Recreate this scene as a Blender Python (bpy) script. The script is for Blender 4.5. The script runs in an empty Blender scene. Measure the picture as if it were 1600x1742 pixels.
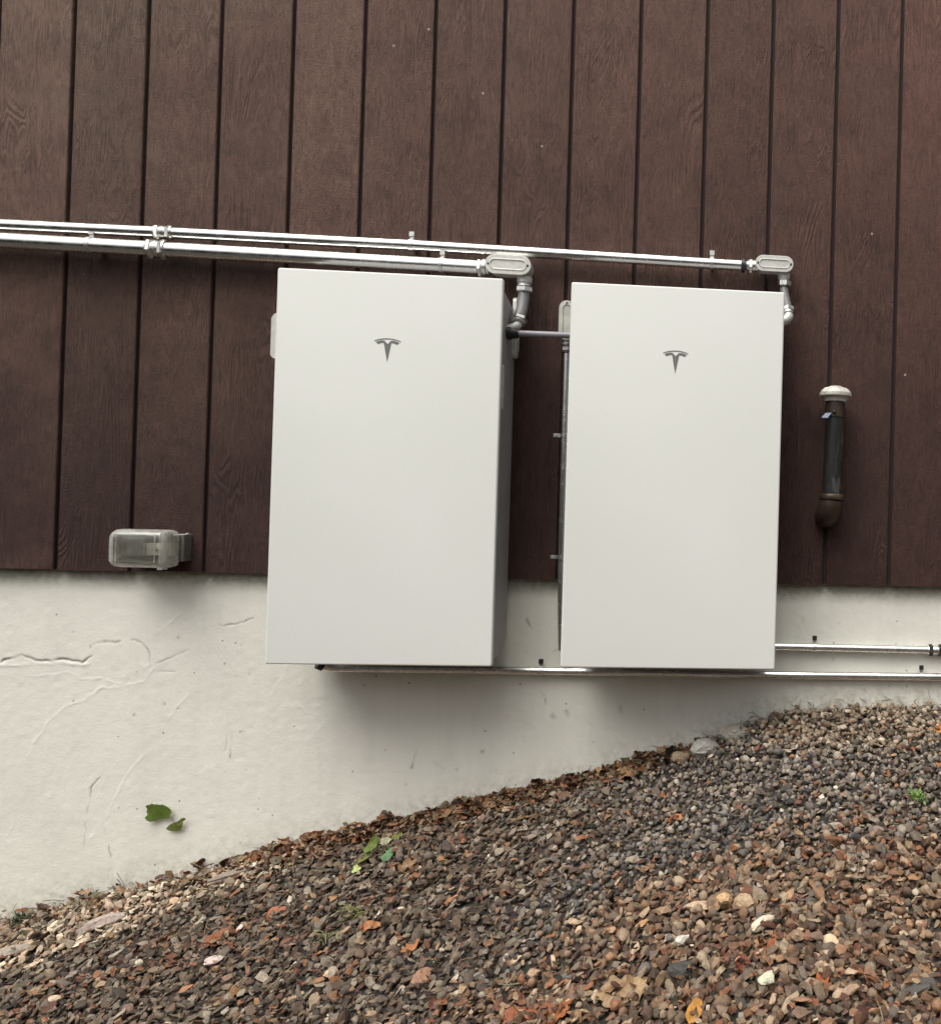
import bpy, bmesh, math, random
import numpy as np
from mathutils import Vector, Matrix, Euler

R_ = math.radians
scene = bpy.context.scene
COL = scene.collection

# ------------------------------------------------------------------ camera
cam_data = bpy.data.cameras.new('camera')
cam = bpy.data.objects.new('camera', cam_data)
COL.objects.link(cam)
rx = Vector((0.99561957, -0.08977198, 0.02612783))     # image right
dn = Vector((0.02700058, 0.00852113, -0.99959910))     # image down
fw = Vector((0.08951335, 0.99592589, 0.01090770))      # viewing direction
cam.matrix_world = Matrix(((rx.x, -dn.x, -fw.x, 1.2938), (rx.y, -dn.y, -fw.y, -2.8234),
                           (rx.z, -dn.z, -fw.z, 0.4329), (0, 0, 0, 1)))
cam_data.sensor_fit = 'VERTICAL'
cam_data.sensor_height = 36.0
cam_data.lens = 1526.81 * 36.0 / 1742.0
cam_data.shift_x = (800.0 - 1395.0) / 1742.0
cam_data.shift_y = 0.0
cam_data.clip_start = 0.05
cam_data.clip_end = 300.0
scene.camera = cam

# ------------------------------------------------------------------ sky, sun, exposure
SUN_ELEV, SUN_AZ = R_(61), R_(212)          # azimuth of the bright part of the overcast sky, from +Y clockwise
world = bpy.data.worlds.new('World')
scene.world = world
world.use_nodes = True
wt = world.node_tree
wt.nodes.clear()
sky = wt.nodes.new('ShaderNodeTexSky')
sky.sky_type = 'NISHITA'
sky.sun_disc = False
sky.sun_elevation = SUN_ELEV
sky.sun_rotation = SUN_AZ
sky.air_density = 1.0
sky.dust_density = 5.0
sky.ozone_density = 1.0
hs = wt.nodes.new('ShaderNodeHueSaturation')
hs.inputs['Saturation'].default_value = 0.12     # overcast: grey sky
bg = wt.nodes.new('ShaderNodeBackground')
bg.inputs['Strength'].default_value = 0.098
wo = wt.nodes.new('ShaderNodeOutputWorld')
wt.links.new(sky.outputs[0], hs.inputs['Color'])
wt.links.new(hs.outputs[0], bg.inputs['Color'])
wt.links.new(bg.outputs[0], wo.inputs['Surface'])

sun_data = bpy.data.lights.new('sun', 'SUN')
sun_data.energy = 1.5
sun_data.angle = R_(50)
sun_data.color = (1.0, 0.97, 0.885)
sun = bpy.data.objects.new('sun', sun_data)
COL.objects.link(sun)
sd = Vector((math.sin(SUN_AZ) * math.cos(SUN_ELEV), math.cos(SUN_AZ) * math.cos(SUN_ELEV), math.sin(SUN_ELEV)))
sun.rotation_euler = sd.to_track_quat('Z', 'Y').to_euler()
sun.location = sd * 20

scene.view_settings.view_transform = 'Standard'
scene.view_settings.look = 'None'
scene.view_settings.gamma = 1.0
scene.view_settings.use_curve_mapping = False
scene.view_settings.exposure = 0.71
scene.render.engine = 'CYCLES'
scene.cycles.max_bounces = 8
scene.cycles.use_denoising = True

# ------------------------------------------------------------------ material helpers
class NT:
    def __init__(self, name):
        self.m = bpy.data.materials.new(name)
        self.m.use_nodes = True
        self.t = self.m.node_tree
        self.t.nodes.clear()
        self.out = self.n('OutputMaterial')
        self.b = self.n('BsdfPrincipled')
        self.l(self.b.outputs[0], self.out.inputs[0])
    def n(self, kind, **kw):
        x = self.t.nodes.new('ShaderNode' + kind)
        for k, v in kw.items():
            setattr(x, k, v)
        return x
    def l(self, a, b):
        self.t.links.new(a, b)
    def put(self, sock, v):
        if hasattr(v, 'bl_idname') or hasattr(v, 'is_linked'):
            self.l(v, sock)
        elif isinstance(v, (tuple, list)):
            sock.default_value = tuple(v) + ((1.0,) if len(v) == 3 and sock.type == 'RGBA' else ())
        else:
            sock.default_value = v
    def set(self, **kw):
        for k, v in kw.items():
            self.put(self.b.inputs[k.replace('_', ' ')], v)
    def coords(self, scale=(1, 1, 1), rand=False, out='Object'):
        tc = self.n('TexCoord')
        src = tc.outputs[out]
        if rand:
            oi = self.n('ObjectInfo')
            ml = self.n('VectorMath', operation='SCALE')
            cb = self.n('CombineXYZ')
            for i in range(3):
                self.l(oi.outputs['Random'], cb.inputs[i])
            self.l(cb.outputs[0], ml.inputs[0])
            ml.inputs['Scale'].default_value = 37.0
            ad = self.n('VectorMath', operation='ADD')
            self.l(src, ad.inputs[0]); self.l(ml.outputs[0], ad.inputs[1])
            src = ad.outputs[0]
        mp = self.n('Mapping')
        mp.inputs['Scale'].default_value = scale
        self.l(src, mp.inputs['Vector'])
        return mp.outputs[0]
    def noise(self, vec, scale=5, detail=4, rough=0.5, dist=0.0):
        x = self.n('TexNoise')
        x.inputs['Scale'].default_value = scale
        x.inputs['Detail'].default_value = detail
        x.inputs['Roughness'].default_value = rough
        x.inputs['Distortion'].default_value = dist
        self.l(vec, x.inputs['Vector'])
        return x.outputs['Fac']
    def ramp(self, fac, stops, interp='LINEAR'):
        x = self.n('ValToRGB')
        x.color_ramp.interpolation = interp
        els = x.color_ramp.elements
        while len(els) < len(stops):
            els.new(0.5)
        for e, (p, c) in zip(els, stops):
            e.position = p
            if not isinstance(c, (tuple, list)):
                c = (c, c, c)
            e.color = tuple(c) + (1.0,)
        self.l(fac, x.inputs['Fac'])
        return x.outputs['Color']
    def mix(self, fac, a, b, blend='MIX'):
        x = self.n('Mix', data_type='RGBA', blend_type=blend)
        self.put(x.inputs[0], fac); self.put(x.inputs[6], a); self.put(x.inputs[7], b)
        return x.outputs[2]
    def math(self, op, a, b=0.0, clamp=False):
        x = self.n('Math', operation=op, use_clamp=clamp)
        self.put(x.inputs[0], a); self.put(x.inputs[1], b)
        return x.outputs[0]
    def bump(self, h, strength=0.3, dist=0.002, normal=None):
        x = self.n('Bump')
        x.inputs['Strength'].default_value = strength
        x.inputs['Distance'].default_value = dist
        self.l(h, x.inputs['Height'])
        if normal is not None:
            self.l(normal, x.inputs['Normal'])
        return x.outputs[0]

def simple(name, col, rough=0.5, metal=0.0, var=0.12, scale=30, bump=0.0, bscale=200, bdist=0.001):
    t = NT(name)
    v = t.coords()
    f = t.noise(v, scale, 5, 0.6)
    lo = tuple(max(0, c * (1 - var)) for c in col); hi = tuple(min(1, c * (1 + var)) for c in col)
    t.set(Base_Color=t.ramp(f, [(0.3, lo), (0.7, hi)]), Metallic=metal,
          Roughness=t.ramp(f, [(0.25, max(0.03, rough - 0.08)), (0.75, min(1, rough + 0.08))]))
    if bump:
        t.set(Normal=t.bump(t.noise(v, bscale, 4, 0.6), bump, bdist))
    return t.m

M = {}
# painted rough-sawn siding, colour greyer and paler higher up
def siding_material():
    t = NT('brown_siding_paint')
    loc = t.coords((1, 1, 1), rand=True)
    geo = t.n('NewGeometry')
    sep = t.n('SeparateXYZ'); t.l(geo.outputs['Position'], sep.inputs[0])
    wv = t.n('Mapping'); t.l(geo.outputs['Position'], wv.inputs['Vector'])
    pale_mask = t.noise(wv.outputs[0], 2.3, 5, 0.6, 0.4)
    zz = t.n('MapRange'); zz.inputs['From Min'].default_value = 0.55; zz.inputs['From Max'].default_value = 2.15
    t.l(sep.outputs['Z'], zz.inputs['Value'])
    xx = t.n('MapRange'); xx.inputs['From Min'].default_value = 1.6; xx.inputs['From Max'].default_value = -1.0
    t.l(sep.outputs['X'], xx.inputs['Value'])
    pale_up = t.math('ADD', zz.outputs[0], t.math('MULTIPLY', t.math('SUBTRACT', pale_mask, 0.5), 0.7), True)
    grey = t.math('MULTIPLY', t.math('MULTIPLY', pale_up, xx.outputs[0]), t.math('MULTIPLY', pale_mask, 1.7), True)
    base = t.mix(pale_up, (0.053, 0.0252, 0.0192), (0.158, 0.0795, 0.0595))
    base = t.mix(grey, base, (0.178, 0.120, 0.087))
    st1 = t.n('Mapping'); st1.inputs['Scale'].default_value = (1, 1, 0.16); t.l(loc, st1.inputs['Vector'])
    st2 = t.n('Mapping'); st2.inputs['Scale'].default_value = (1, 1, 0.30); t.l(loc, st2.inputs['Vector'])
    g1 = t.noise(st1.outputs[0], 120, 6, 0.7, 1.6)
    g2 = t.noise(st2.outputs[0], 30, 6, 0.65, 3.0)
    # figured grain: contour lines of a slow noise field, running along the board
    st3 = t.n('Mapping'); st3.inputs['Scale'].default_value = (1, 1, 0.13); t.l(loc, st3.inputs['Vector'])
    field = t.noise(st3.outputs[0], 10.5, 3, 0.5, 0.8)
    fig = t.math('SINE', t.math('ADD', t.math('MULTIPLY', field, 150.0), t.math('MULTIPLY', g1, 5.0)))
    figa = t.math('MULTIPLY', fig, t.ramp(t.noise(loc, 4.5, 3, 0.5), [(0.43, 0.0), (0.63, 1.0)]))
    pit = t.noise(loc, 260, 4, 0.7)
    grain = t.math('ADD', t.math('ADD', t.math('MULTIPLY', g1, 0.5), t.math('MULTIPLY', g2, 0.5)), t.math('MULTIPLY', figa, 0.032))
    col = t.mix(0.8, base, t.ramp(grain, [(0.38, 0.60), (0.5, 1.0), (0.63, 1.30)]), 'MULTIPLY')
    col = t.mix(0.5, col, t.ramp(pit, [(0.35, 0.66), (0.62, 1.18)]), 'MULTIPLY')
    oi = t.n('ObjectInfo')
    col = t.mix(1.0, col, t.ramp(oi.outputs['Random'], [(0, (0.85, 0.83, 0.82)), (1, (1.14, 1.11, 1.12))]), 'MULTIPLY')
    # scattered pale flecks: chips and overspray
    vo = t.n('TexVoronoi'); vo.inputs['Scale'].default_value = 7.0; t.l(loc, vo.inputs['Vector'])
    fl = t.math('LESS_THAN', vo.outputs['Distance'], t.math('MULTIPLY', t.math('GREATER_THAN', t.noise(loc, 3.1, 2), 0.47), 0.026))
    col = t.mix(t.math('MULTIPLY', fl, 0.75), col, (0.55, 0.48, 0.42))
    blot = t.noise(wv.outputs[0], 11, 5, 0.7, 0.5)
    col = t.mix(0.8, col, t.ramp(blot, [(0.32, 0.74), (0.5, 1.0), (0.70, 1.16)]), 'MULTIPLY')
    vd = t.n('TexVoronoi'); vd.inputs['Scale'].default_value = 5.0; t.l(loc, vd.inputs['Vector'])
    dk = t.math('LESS_THAN', vd.outputs['Distance'], t.math('MULTIPLY', t.math('GREATER_THAN', t.noise(loc, 2.7, 2), 0.52), 0.020))
    col = t.mix(t.math('MULTIPLY', dk, 0.8), col, (0.02, 0.012, 0.01))
    h = t.math('ADD', t.math('ADD', grain, t.math('MULTIPLY', figa, 0.11)), t.math('MULTIPLY', pit, 0.65))
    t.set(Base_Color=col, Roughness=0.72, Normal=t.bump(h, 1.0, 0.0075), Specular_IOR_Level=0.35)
    return t.m
M['siding'] = siding_material()
M['groove'] = simple('siding_groove_paint', (0.026, 0.013, 0.012), 0.8, 0.0, 0.2)

def stucco_material():
    t = NT('cream_wall_render')
    at = t.n('Attribute'); at.attribute_name = 'crack'
    ap = t.n('Attribute'); ap.attribute_name = 'pale_mask'
    v = t.coords()
    big = t.noise(v, 1.6, 5, 0.6, 0.3)
    sml = t.noise(v, 140, 4, 0.7)
    base = t.mix(t.ramp(big, [(0.35, 0.0), (0.65, 1.0)]), (0.745, 0.735, 0.65), (0.805, 0.775, 0.70))
    # vertical run marks and fine dirt specks
    st = t.n('Mapping'); st.inputs['Scale'].default_value = (1, 1, 0.12); t.l(v, st.inputs['Vector'])
    run = t.noise(st.outputs[0], 14, 5, 0.65)
    base = t.mix(0.35, base, t.ramp(run, [(0.3, 0.84), (0.55, 1.0)]), 'MULTIPLY')
    vo = t.n('TexVoronoi'); vo.inputs['Scale'].default_value = 26.0; t.l(v, vo.inputs['Vector'])
    spk = t.math('LESS_THAN', vo.outputs['Distance'], t.math('MULTIPLY', t.math('GREATER_THAN', t.noise(v, 9, 2), 0.56), 0.085))
    base = t.mix(t.math('MULTIPLY', spk, 0.6), base, (0.16, 0.14, 0.11))
    # thin green algae film along the top, under the board ends
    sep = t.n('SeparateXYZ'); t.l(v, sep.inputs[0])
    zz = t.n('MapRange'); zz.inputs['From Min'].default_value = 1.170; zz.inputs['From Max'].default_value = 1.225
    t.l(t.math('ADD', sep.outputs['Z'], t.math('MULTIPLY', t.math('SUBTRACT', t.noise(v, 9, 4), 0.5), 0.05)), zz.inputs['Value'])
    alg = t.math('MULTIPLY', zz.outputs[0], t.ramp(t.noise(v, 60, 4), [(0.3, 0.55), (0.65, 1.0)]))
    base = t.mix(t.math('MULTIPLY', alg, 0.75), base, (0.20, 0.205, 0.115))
    # splashed soil just above the ground line
    ag = t.n('Attribute'); ag.attribute_name = 'splash'
    spl = t.math('MULTIPLY', ag.outputs['Fac'], t.ramp(t.noise(v, 45, 5, 0.7), [(0.40, 0.0), (0.66, 1.0)]))
    base = t.mix(t.math('MULTIPLY', spl, 0.85), base, (0.30, 0.26, 0.20))
    base = t.mix(t.math('MULTIPLY', ap.outputs['Fac'], 0.6), base, (0.84, 0.82, 0.76))  # ridge highlights put into the colour as a paler tone
    base = t.mix(t.math('MULTIPLY', at.outputs['Fac'], 0.85), base, (0.13, 0.115, 0.095))
    t.set(Base_Color=base, Roughness=0.8, Normal=t.bump(t.math('ADD', sml, t.math('MULTIPLY', t.noise(v, 26, 6, 0.65), 1.2)), 0.55, 0.0016))
    return t.m
M['stucco'] = stucco_material()

def cover_material():
    t = NT('satin_white_cover')
    v = t.coords()
    f = t.noise(v, 2.2, 3)
    dust = t.ramp(t.noise(v, 420, 2, 0.5), [(0.30, 0.93), (0.40, 1.0)])
    t.set(Base_Color=t.mix(1.0, t.ramp(f, [(0.3, (0.745, 0.750, 0.705)), (0.7, (0.775, 0.775, 0.735))]), dust, 'MULTIPLY'),
          Roughness=0.42, Specular_IOR_Level=0.45,
          Normal=t.bump(t.noise(v, 260, 2), 0.04, 0.0006))
    return t.m
M['cover'] = cover_material()
M['cabinet'] = simple('grey_cabinet_metal', (0.31, 0.30, 0.295), 0.5, 0.0, 0.10, 12, 0.1, 300)
M['logo'] = simple('grey_logo_print', (0.17, 0.165, 0.155), 0.5, 0.0, 0.05)
M['emt'] = simple('galvanised_conduit', (0.82, 0.82, 0.80), 0.25, 1.0, 0.05, 30)
M['zinc'] = simple('zinc_fitting', (0.70, 0.69, 0.66), 0.34, 1.0, 0.15, 120, 0.15, 250)
M['castal'] = simple('cast_aluminium', (0.60, 0.59, 0.545), 0.48, 0.25, 0.10, 60, 0.25, 260)
M['castal_dull'] = simple('cast_aluminium_dull', (0.47, 0.465, 0.41), 0.6, 0.1, 0.18, 50, 0.3, 200)
M['flex'] = simple('grey_flexible_sheath', (0.15, 0.148, 0.145), 0.5, 0.0, 0.1)
M['greypipe'] = simple('grey_pipe', (0.27, 0.26, 0.285), 0.42, 0.0, 0.08)
M['dark'] = simple('dark_steel', (0.045, 0.042, 0.038), 0.5, 0.5, 0.2)
M['black'] = simple('black_rubber', (0.02, 0.02, 0.02), 0.5, 0.0, 0.2)
M['steelgrey'] = simple('dull_box_grey', (0.175, 0.175, 0.155), 0.55, 0.3, 0.15, 40)
M['plate'] = simple('weathered_brown_plate', (0.10, 0.09, 0.072), 0.5, 0.2, 0.3, 30)
M['device'] = simple('beige_device', (0.42, 0.40, 0.33), 0.5, 0.0, 0.1)
M['capwhite'] = simple('aged_white_cap', (0.60, 0.575, 0.51), 0.5, 0.0, 0.3, 45)
M['bluetag'] = simple('pale_blue_tag', (0.44, 0.54, 0.68), 0.5, 0.0, 0.05)

def iron_material(name, c0, c1, c2):
    t = NT(name)
    v = t.coords((1, 1, 0.3))
    f = t.noise(v, 28, 6, 0.65, 0.6)
    t.set(Base_Color=t.ramp(f, [(0.30, c0), (0.55, c1), (0.72, c2)]), Roughness=0.42, Metallic=0.25,
          Normal=t.bump(t.noise(v, 160, 5, 0.7), 0.35, 0.0015))
    return t.m
M['iron'] = iron_material('black_iron', (0.012, 0.012, 0.012), (0.026, 0.026, 0.025), (0.13, 0.125, 0.115))
M['rust'] = iron_material('rusty_iron', (0.022, 0.016, 0.013), (0.058, 0.036, 0.025), (0.115, 0.070, 0.045))

def clear_material(name, milk, col):
    t = NT(name)
    v = t.coords()
    f = t.noise(v, 45, 3, 0.5)
    t.set(Base_Color=(0.93, 0.93, 0.90), Roughness=t.ramp(f, [(0.35, 0.06), (0.7, 0.28)]), IOR=1.47,
          Normal=t.bump(t.noise(v, 55, 3), 0.35, 0.003))
    t.set(Transmission_Weight=1.0)
    mil = t.n('BsdfTranslucent'); mil.inputs['Color'].default_value = (0.75, 0.74, 0.68, 1)
    dif = t.n('BsdfDiffuse'); dif.inputs['Color'].default_value = (*col, 1)
    a = t.n('AddShader'); 
    tr = t.n('BsdfTransparent'); tr.inputs['Color'].default_value = (0.95, 0.95, 0.93, 1)
    m1 = t.n('MixShader'); m1.inputs[0].default_value = 0.40
    t.l(t.b.outputs[0], m1.inputs[1]); t.l(tr.outputs[0], m1.inputs[2])
    m2 = t.n('MixShader')
    t.l(t.math('MULTIPLY', f, milk), m2.inputs[0])
    t.l(m1.outputs[0], m2.inputs[1]); t.l(dif.outputs[0], m2.inputs[2])
    t.t.nodes.remove(a); t.t.nodes.remove(mil)
    t.l(m2.outputs[0], t.out.inputs[0])
    return t.m
M['clear'] = clear_material('clear_weathered_plastic', 0.08, (0.70, 0.69, 0.63))
M['haze_clear'] = clear_material('lightly_hazed_plastic', 0.24, (0.80, 0.79, 0.73))
M['frost'] = clear_material('hazed_clear_plastic', 0.42, (0.80, 0.79, 0.73))

def stone_material(name, use_object_color):
    t = NT(name)
    if use_object_color:
        oi = t.n('ObjectInfo'); tint = oi.outputs['Color']
    else:
        at = t.n('Attribute'); at.attribute_name = 'tint'; tint = at.outputs['Color']
    geo = t.n('NewGeometry')
    mp = t.n('Mapping'); t.l(geo.outputs['Position'], mp.inputs['Vector'])
    f = t.noise(mp.outputs[0], 105, 6, 0.7, 0.4)
    g = t.noise(mp.outputs[0], 420, 4, 0.7)
    c = t.mix(0.75, tint, t.ramp(f, [(0.28, (0.42, 0.40, 0.38)), (0.5, (1, 1, 1)), (0.72, (1.55, 1.48, 1.36))]), 'MULTIPLY')
    t.set(Base_Color=c, Roughness=0.78, Specular_IOR_Level=0.4,
          Normal=t.bump(t.math('ADD', t.math('MULTIPLY', f, 1.5), g), 0.5, 0.0022))
    return t.m
M['gravel'] = stone_material('gravel_stone', False)
M['stone'] = stone_material('single_stone', True)

def soil_material():
    t = NT('dark_soil')
    v = t.coords()
    f = t.noise(v, 9, 8, 0.7)
    vo = t.n('TexVoronoi'); vo.inputs['Scale'].default_value = 34.0; t.l(v, vo.inputs['Vector'])
    c = t.mix(0.6, t.ramp(f, [(0.3, (0.018, 0.014, 0.011)), (0.7, (0.045, 0.034, 0.026))]), vo.outputs['Color'], 'OVERLAY')
    c = t.mix(0.55, c, (0.035, 0.027, 0.021))
    t.set(Base_Color=c, Roughness=0.9, Normal=t.bump(t.math('ADD', vo.outputs['Distance'], f), 0.7, 0.02))
    return t.m
M['soil'] = soil_material()

def leaf_material(name, use_object_color, attr='tint', trans=0.15):
    t = NT(name)
    if use_object_color:
        oi = t.n('ObjectInfo'); tint = oi.outputs['Color']
    else:
        at = t.n('Attribute'); at.attribute_name = attr; tint = at.outputs['Color']
    v = t.coords()
    f = t.noise(v, 120, 5, 0.6)
    c = t.mix(0.8, tint, t.ramp(f, [(0.3, (0.55, 0.5, 0.45)), (0.55, (1, 1, 1)), (0.75, (1.3, 1.25, 1.15))]), 'MULTIPLY')
    t.set(Base_Color=c, Roughness=0.6, Normal=t.bump(f, 0.4, 0.002), Specular_IOR_Level=0.35)
    return t.m
M['leaf'] = leaf_material('leaf_blade', True)
M['litter'] = leaf_material('leaf_litter_bits', False)
M['added_woods'] = leaf_material('added_woods_foliage', False)
M['bark'] = simple('grey_driftwood', (0.30, 0.255, 0.21), 0.8, 0.0, 0.35, 25, 0.6, 60, 0.004)

# ------------------------------------------------------------------ mesh helpers
def link(o):
    COL.objects.link(o); return o

def tag(o, label, cat, group=None, kind=None):
    if label: o['label'] = label
    if cat: o['category'] = cat
    if group: o['group'] = group
    if kind: o['kind'] = kind
    return o

def thing(name, label, cat, loc=(0, 0, 0), group=None):
    o = link(bpy.data.objects.new(name, None))
    o.location = loc
    o.empty_display_size = 0.05
    return tag(o, label, cat, group)

class MB:
    """Collects shapes; build() links them as one mesh object."""
    def __init__(self):
        self.v, self.f = [], []
    def add(self, vs, fs):
        k = len(self.v)
        self.v += [tuple(p) for p in vs]
        self.f += [tuple(i + k for i in q) for q in fs]
        return self
    def box(self, a, b):
        x0, y0, z0 = a; x1, y1, z1 = b
        return self.add([(x0,y0,z0),(x1,y0,z0),(x1,y1,z0),(x0,y1,z0),(x0,y0,z1),(x1,y0,z1),(x1,y1,z1),(x0,y1,z1)],
                        [(0,3,2,1),(4,5,6,7),(0,1,5,4),(1,2,6,5),(2,3,7,6),(3,0,4,7)])
    def rings(self, rings, cap0=True, cap1=True, closed=True):
        n = len(rings[0]); vs = [p for r in rings for p in r]; fs = []
        for i in range(len(rings) - 1):
            for j in range(n if closed else n - 1):
                k = (j + 1) % n
                fs.append((i*n+j, i*n+k, (i+1)*n+k, (i+1)*n+j))
        if cap0: fs.append(tuple(reversed(range(n))))
        if cap1: fs.append(tuple((len(rings)-1)*n + j for j in range(n)))
        return self.add(vs, fs)
    def tube(self, pts, r, n=20, cap=True):
        pts = [Vector(p) for p in pts]
        rs = r if isinstance(r, (list, tuple)) else [r] * len(pts)
        rings = []
        t0 = (pts[1] - pts[0]).normalized()
        up = Vector((0, 0, 1)) if abs(t0.z) < 0.9 else Vector((1, 0, 0))
        u = t0.cross(up).normalized()
        for i, p in enumerate(pts):
            a = pts[max(i-1, 0)]; b = pts[min(i+1, len(pts)-1)]
            t = (b - a).normalized()
            u = (u - t * u.dot(t)).normalized()
            w = t.cross(u)
            rings.append([p + (u*math.cos(2*math.pi*j/n) + w*math.sin(2*math.pi*j/n)) * rs[i] for j in range(n)])
        return self.rings(rings, cap, cap)
    def lathe(self, o, axis, prof, n=24, phase=0.0):
        """prof = [(distance along axis, radius)]"""
        o = Vector(o); t = Vector(axis).normalized()
        up = Vector((0, 0, 1)) if abs(t.z) < 0.9 else Vector((0, 1, 0))
        u = t.cross(up).normalized(); w = t.cross(u)
        rings = [[o + t*h + (u*math.cos(2*math.pi*j/n+phase) + w*math.sin(2*math.pi*j/n+phase))*max(r, 1e-5) for j in range(n)] for h, r in prof]
        return self.rings(rings)
    def hexnut(self, o, axis, r, h, phase=0.0):
        e = min(0.12 * r, h * 0.25)
        return self.lathe(o, axis, [(0, r*0.88), (e, r), (h-e, r), (h, r*0.88)], 6, phase)
    def prism(self, outline, o, u, v, n, levels, cap0=True, cap1=True):
        """outline(inset)->[(a,b)], levels = [(inset, height along n)]"""
        o, u, v, n = Vector(o), Vector(u), Vector(v), Vector(n)
        return self.rings([[o + u*a + v*b + n*h for a, b in outline(i)] for i, h in levels], cap0, cap1)
    def build(self, name, m, parent=None, origin=(0, 0, 0), sharp=35, mesh=None):
        me = bpy.data.meshes.new(name)
        ox, oy, oz = origin
        me.from_pydata([(x-ox, y-oy, z-oz) for x, y, z in self.v], [], self.f)
        bm = bmesh.new(); bm.from_mesh(me)
        bmesh.ops.recalc_face_normals(bm, faces=bm.faces[:])
        bm.to_mesh(me); bm.free()
        me.polygons.foreach_set('use_smooth', [True] * len(me.polygons))
        me.set_sharp_from_angle(angle=R_(sharp))
        me.materials.append(m)
        o = link(bpy.data.objects.new(name, me))
        if parent is not None:
            o.parent = parent
        return o

def rrect(w, h, r, seg=6):
    def f(i=0.0):
        W, H, rr = w/2 - i, h/2 - i, max(r - i, 1e-4)
        pts = []
        for cx, cy, a0 in ((W-rr, H-rr, 0), (-W+rr, H-rr, 90), (-W+rr, -H+rr, 180), (W-rr, -H+rr, 270)):
            for k in range(seg + 1):
                a = R_(a0 + 90*k/seg)
                pts.append((cx + rr*math.cos(a), cy + rr*math.sin(a)))
        return pts
    return f

X, Y, Z = (1, 0, 0), (0, 1, 0), (0, 0, 1)
FRONT = ((1, 0, 0), (0, 0, 1), (0, -1, 0))   # u, v, outward normal of anything facing the viewer side
FY = 0.030                                    # face of the rendered foundation
rng = np.random.default_rng(7)
random.seed(11)

# ------------------------------------------------------------------ the ground
GX = np.array([-60,-8,-3,-.83,-.59,-.346,-.05,.154,.6,.777,1.03,1.17,1.3,1.44,1.67,1.95,3.2,8,60])
GZ = np.array([-2.2,-2.0,-1.37,-.811,-.747,-.697,-.612,-.562,-.453,-.416,-.340,-.293,-.237,-.182,-.162,-.158,-.15,-.1,-.1])
def ground_z(x, y):
    x = np.asarray(x, float); y = np.asarray(y, float)
    d = np.maximum(-y, 0)
    fall = np.where(d < 3, 0.27*d, 0.81 + 0.5*(1 - np.exp(-(d-3)/2.0))*0.3)
    und = 0.012*np.sin(5.1*x+1.3)*np.sin(6.3*y+.4) + 0.008*np.sin(11*x+7*y)
    und = und * np.clip(d*6, 0.15, 1)
    return np.interp(x, GX, GZ) - fall + und

def nonuniform(lo, hi, step, far):
    core = np.arange(lo, hi + step/2, step)
    out = []
    s, c = step*1.5, hi
    while c < far:
        c += s; s *= 1.35; out.append(c)
    neg, s, c = [], step*1.5, lo
    while c > -far:
        c -= s; s *= 1.35; neg.append(c)
    return np.array(neg[::-1] + list(core) + out)

def grid_mesh(name, xs, ys, zfun):
    Xg, Yg = np.meshgrid(xs, ys)
    V = np.stack([Xg, Yg, zfun(Xg, Yg)], -1).reshape(-1, 3)
    nx, ny = len(xs), len(ys)
    i = np.arange(ny-1)[:, None]*nx + np.arange(nx-1)[None, :]
    F = np.stack([i, i+1, i+nx+1, i+nx], -1).reshape(-1, 4)
    return quads_mesh(name, V, F)

def quads_mesh(name, V, F, smooth_faces=False):
    k = F.shape[1]
    me = bpy.data.meshes.new(name)
    me.vertices.add(len(V)); me.vertices.foreach_set('co', V.astype(np.float32).ravel())
    me.loops.add(F.size); me.loops.foreach_set('vertex_index', F.astype(np.int32).ravel())
    me.polygons.add(len(F))
    me.polygons.foreach_set('loop_start', (np.arange(len(F))*k).astype(np.int32))
    me.polygons.foreach_set('loop_total', np.full(len(F), k, np.int32))
    me.polygons.foreach_set('use_smooth', [smooth_faces]*len(F))
    me.update(calc_edges=True)
    me.validate()
    return me

xs = nonuniform(-2.6, 3.4, 0.05, 60)
ys = nonuniform(-2.0, 0.0, 0.05, 60)
ys = ys[ys < 0.25]
me = grid_mesh('ground', xs, ys, ground_z)
me.polygons.foreach_set('use_smooth', [True]*len(me.polygons))
me.materials.append(M['soil'])
ground = tag(link(bpy.data.objects.new('ground', me)), 'dark soil of the bank under the gravel, sloping up to the right', None, None, 'structure')

# ------------------------------------------------------------------ the house wall
house = thing('house', 'house wall of brown vertical boards above a cream rendered foundation', 'house', (0, 0, -1.0))
HO = (0, 0, -1.0)
SP, G0, ZB, ZT = 0.2058, -0.6990, 0.2343, 2.85
core = MB()
core.box((-2.2, 0.0135, ZB + 0.002), (3.3, FY - 0.003, ZT))
core.box((-2.2, FY - 0.0029, 0.262), (3.3, 0.16, ZT))
siding = core.build('siding', M['groove'], house, HO)
gap = 0.0115
def board_mesh():
    b = MB()
    w = SP - gap; e = 0.0022
    o = [(-w/2, 0.0134), (-w/2, e), (-w/2 + e*0.4, e*0.4), (-w/2 + e, 0), (w/2 - e*1.6, 0), (w/2 - e*0.6, e*0.5), (w/2, e*1.6), (w/2, 0.0134)]
    zs = [0, 0.002, ZT - ZB - 0.002, ZT - ZB]
    b.rings([[(x, y, z) for x, y in o] for z in zs])
    return b
board0 = None
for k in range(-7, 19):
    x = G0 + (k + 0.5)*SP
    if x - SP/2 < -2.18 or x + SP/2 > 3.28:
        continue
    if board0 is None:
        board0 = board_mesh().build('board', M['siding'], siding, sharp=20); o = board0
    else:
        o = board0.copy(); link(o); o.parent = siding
    o.location = (x, random.uniform(-0.0006, 0.0006), ZB - HO[2] + random.uniform(-0.0015, 0.0015))

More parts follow.
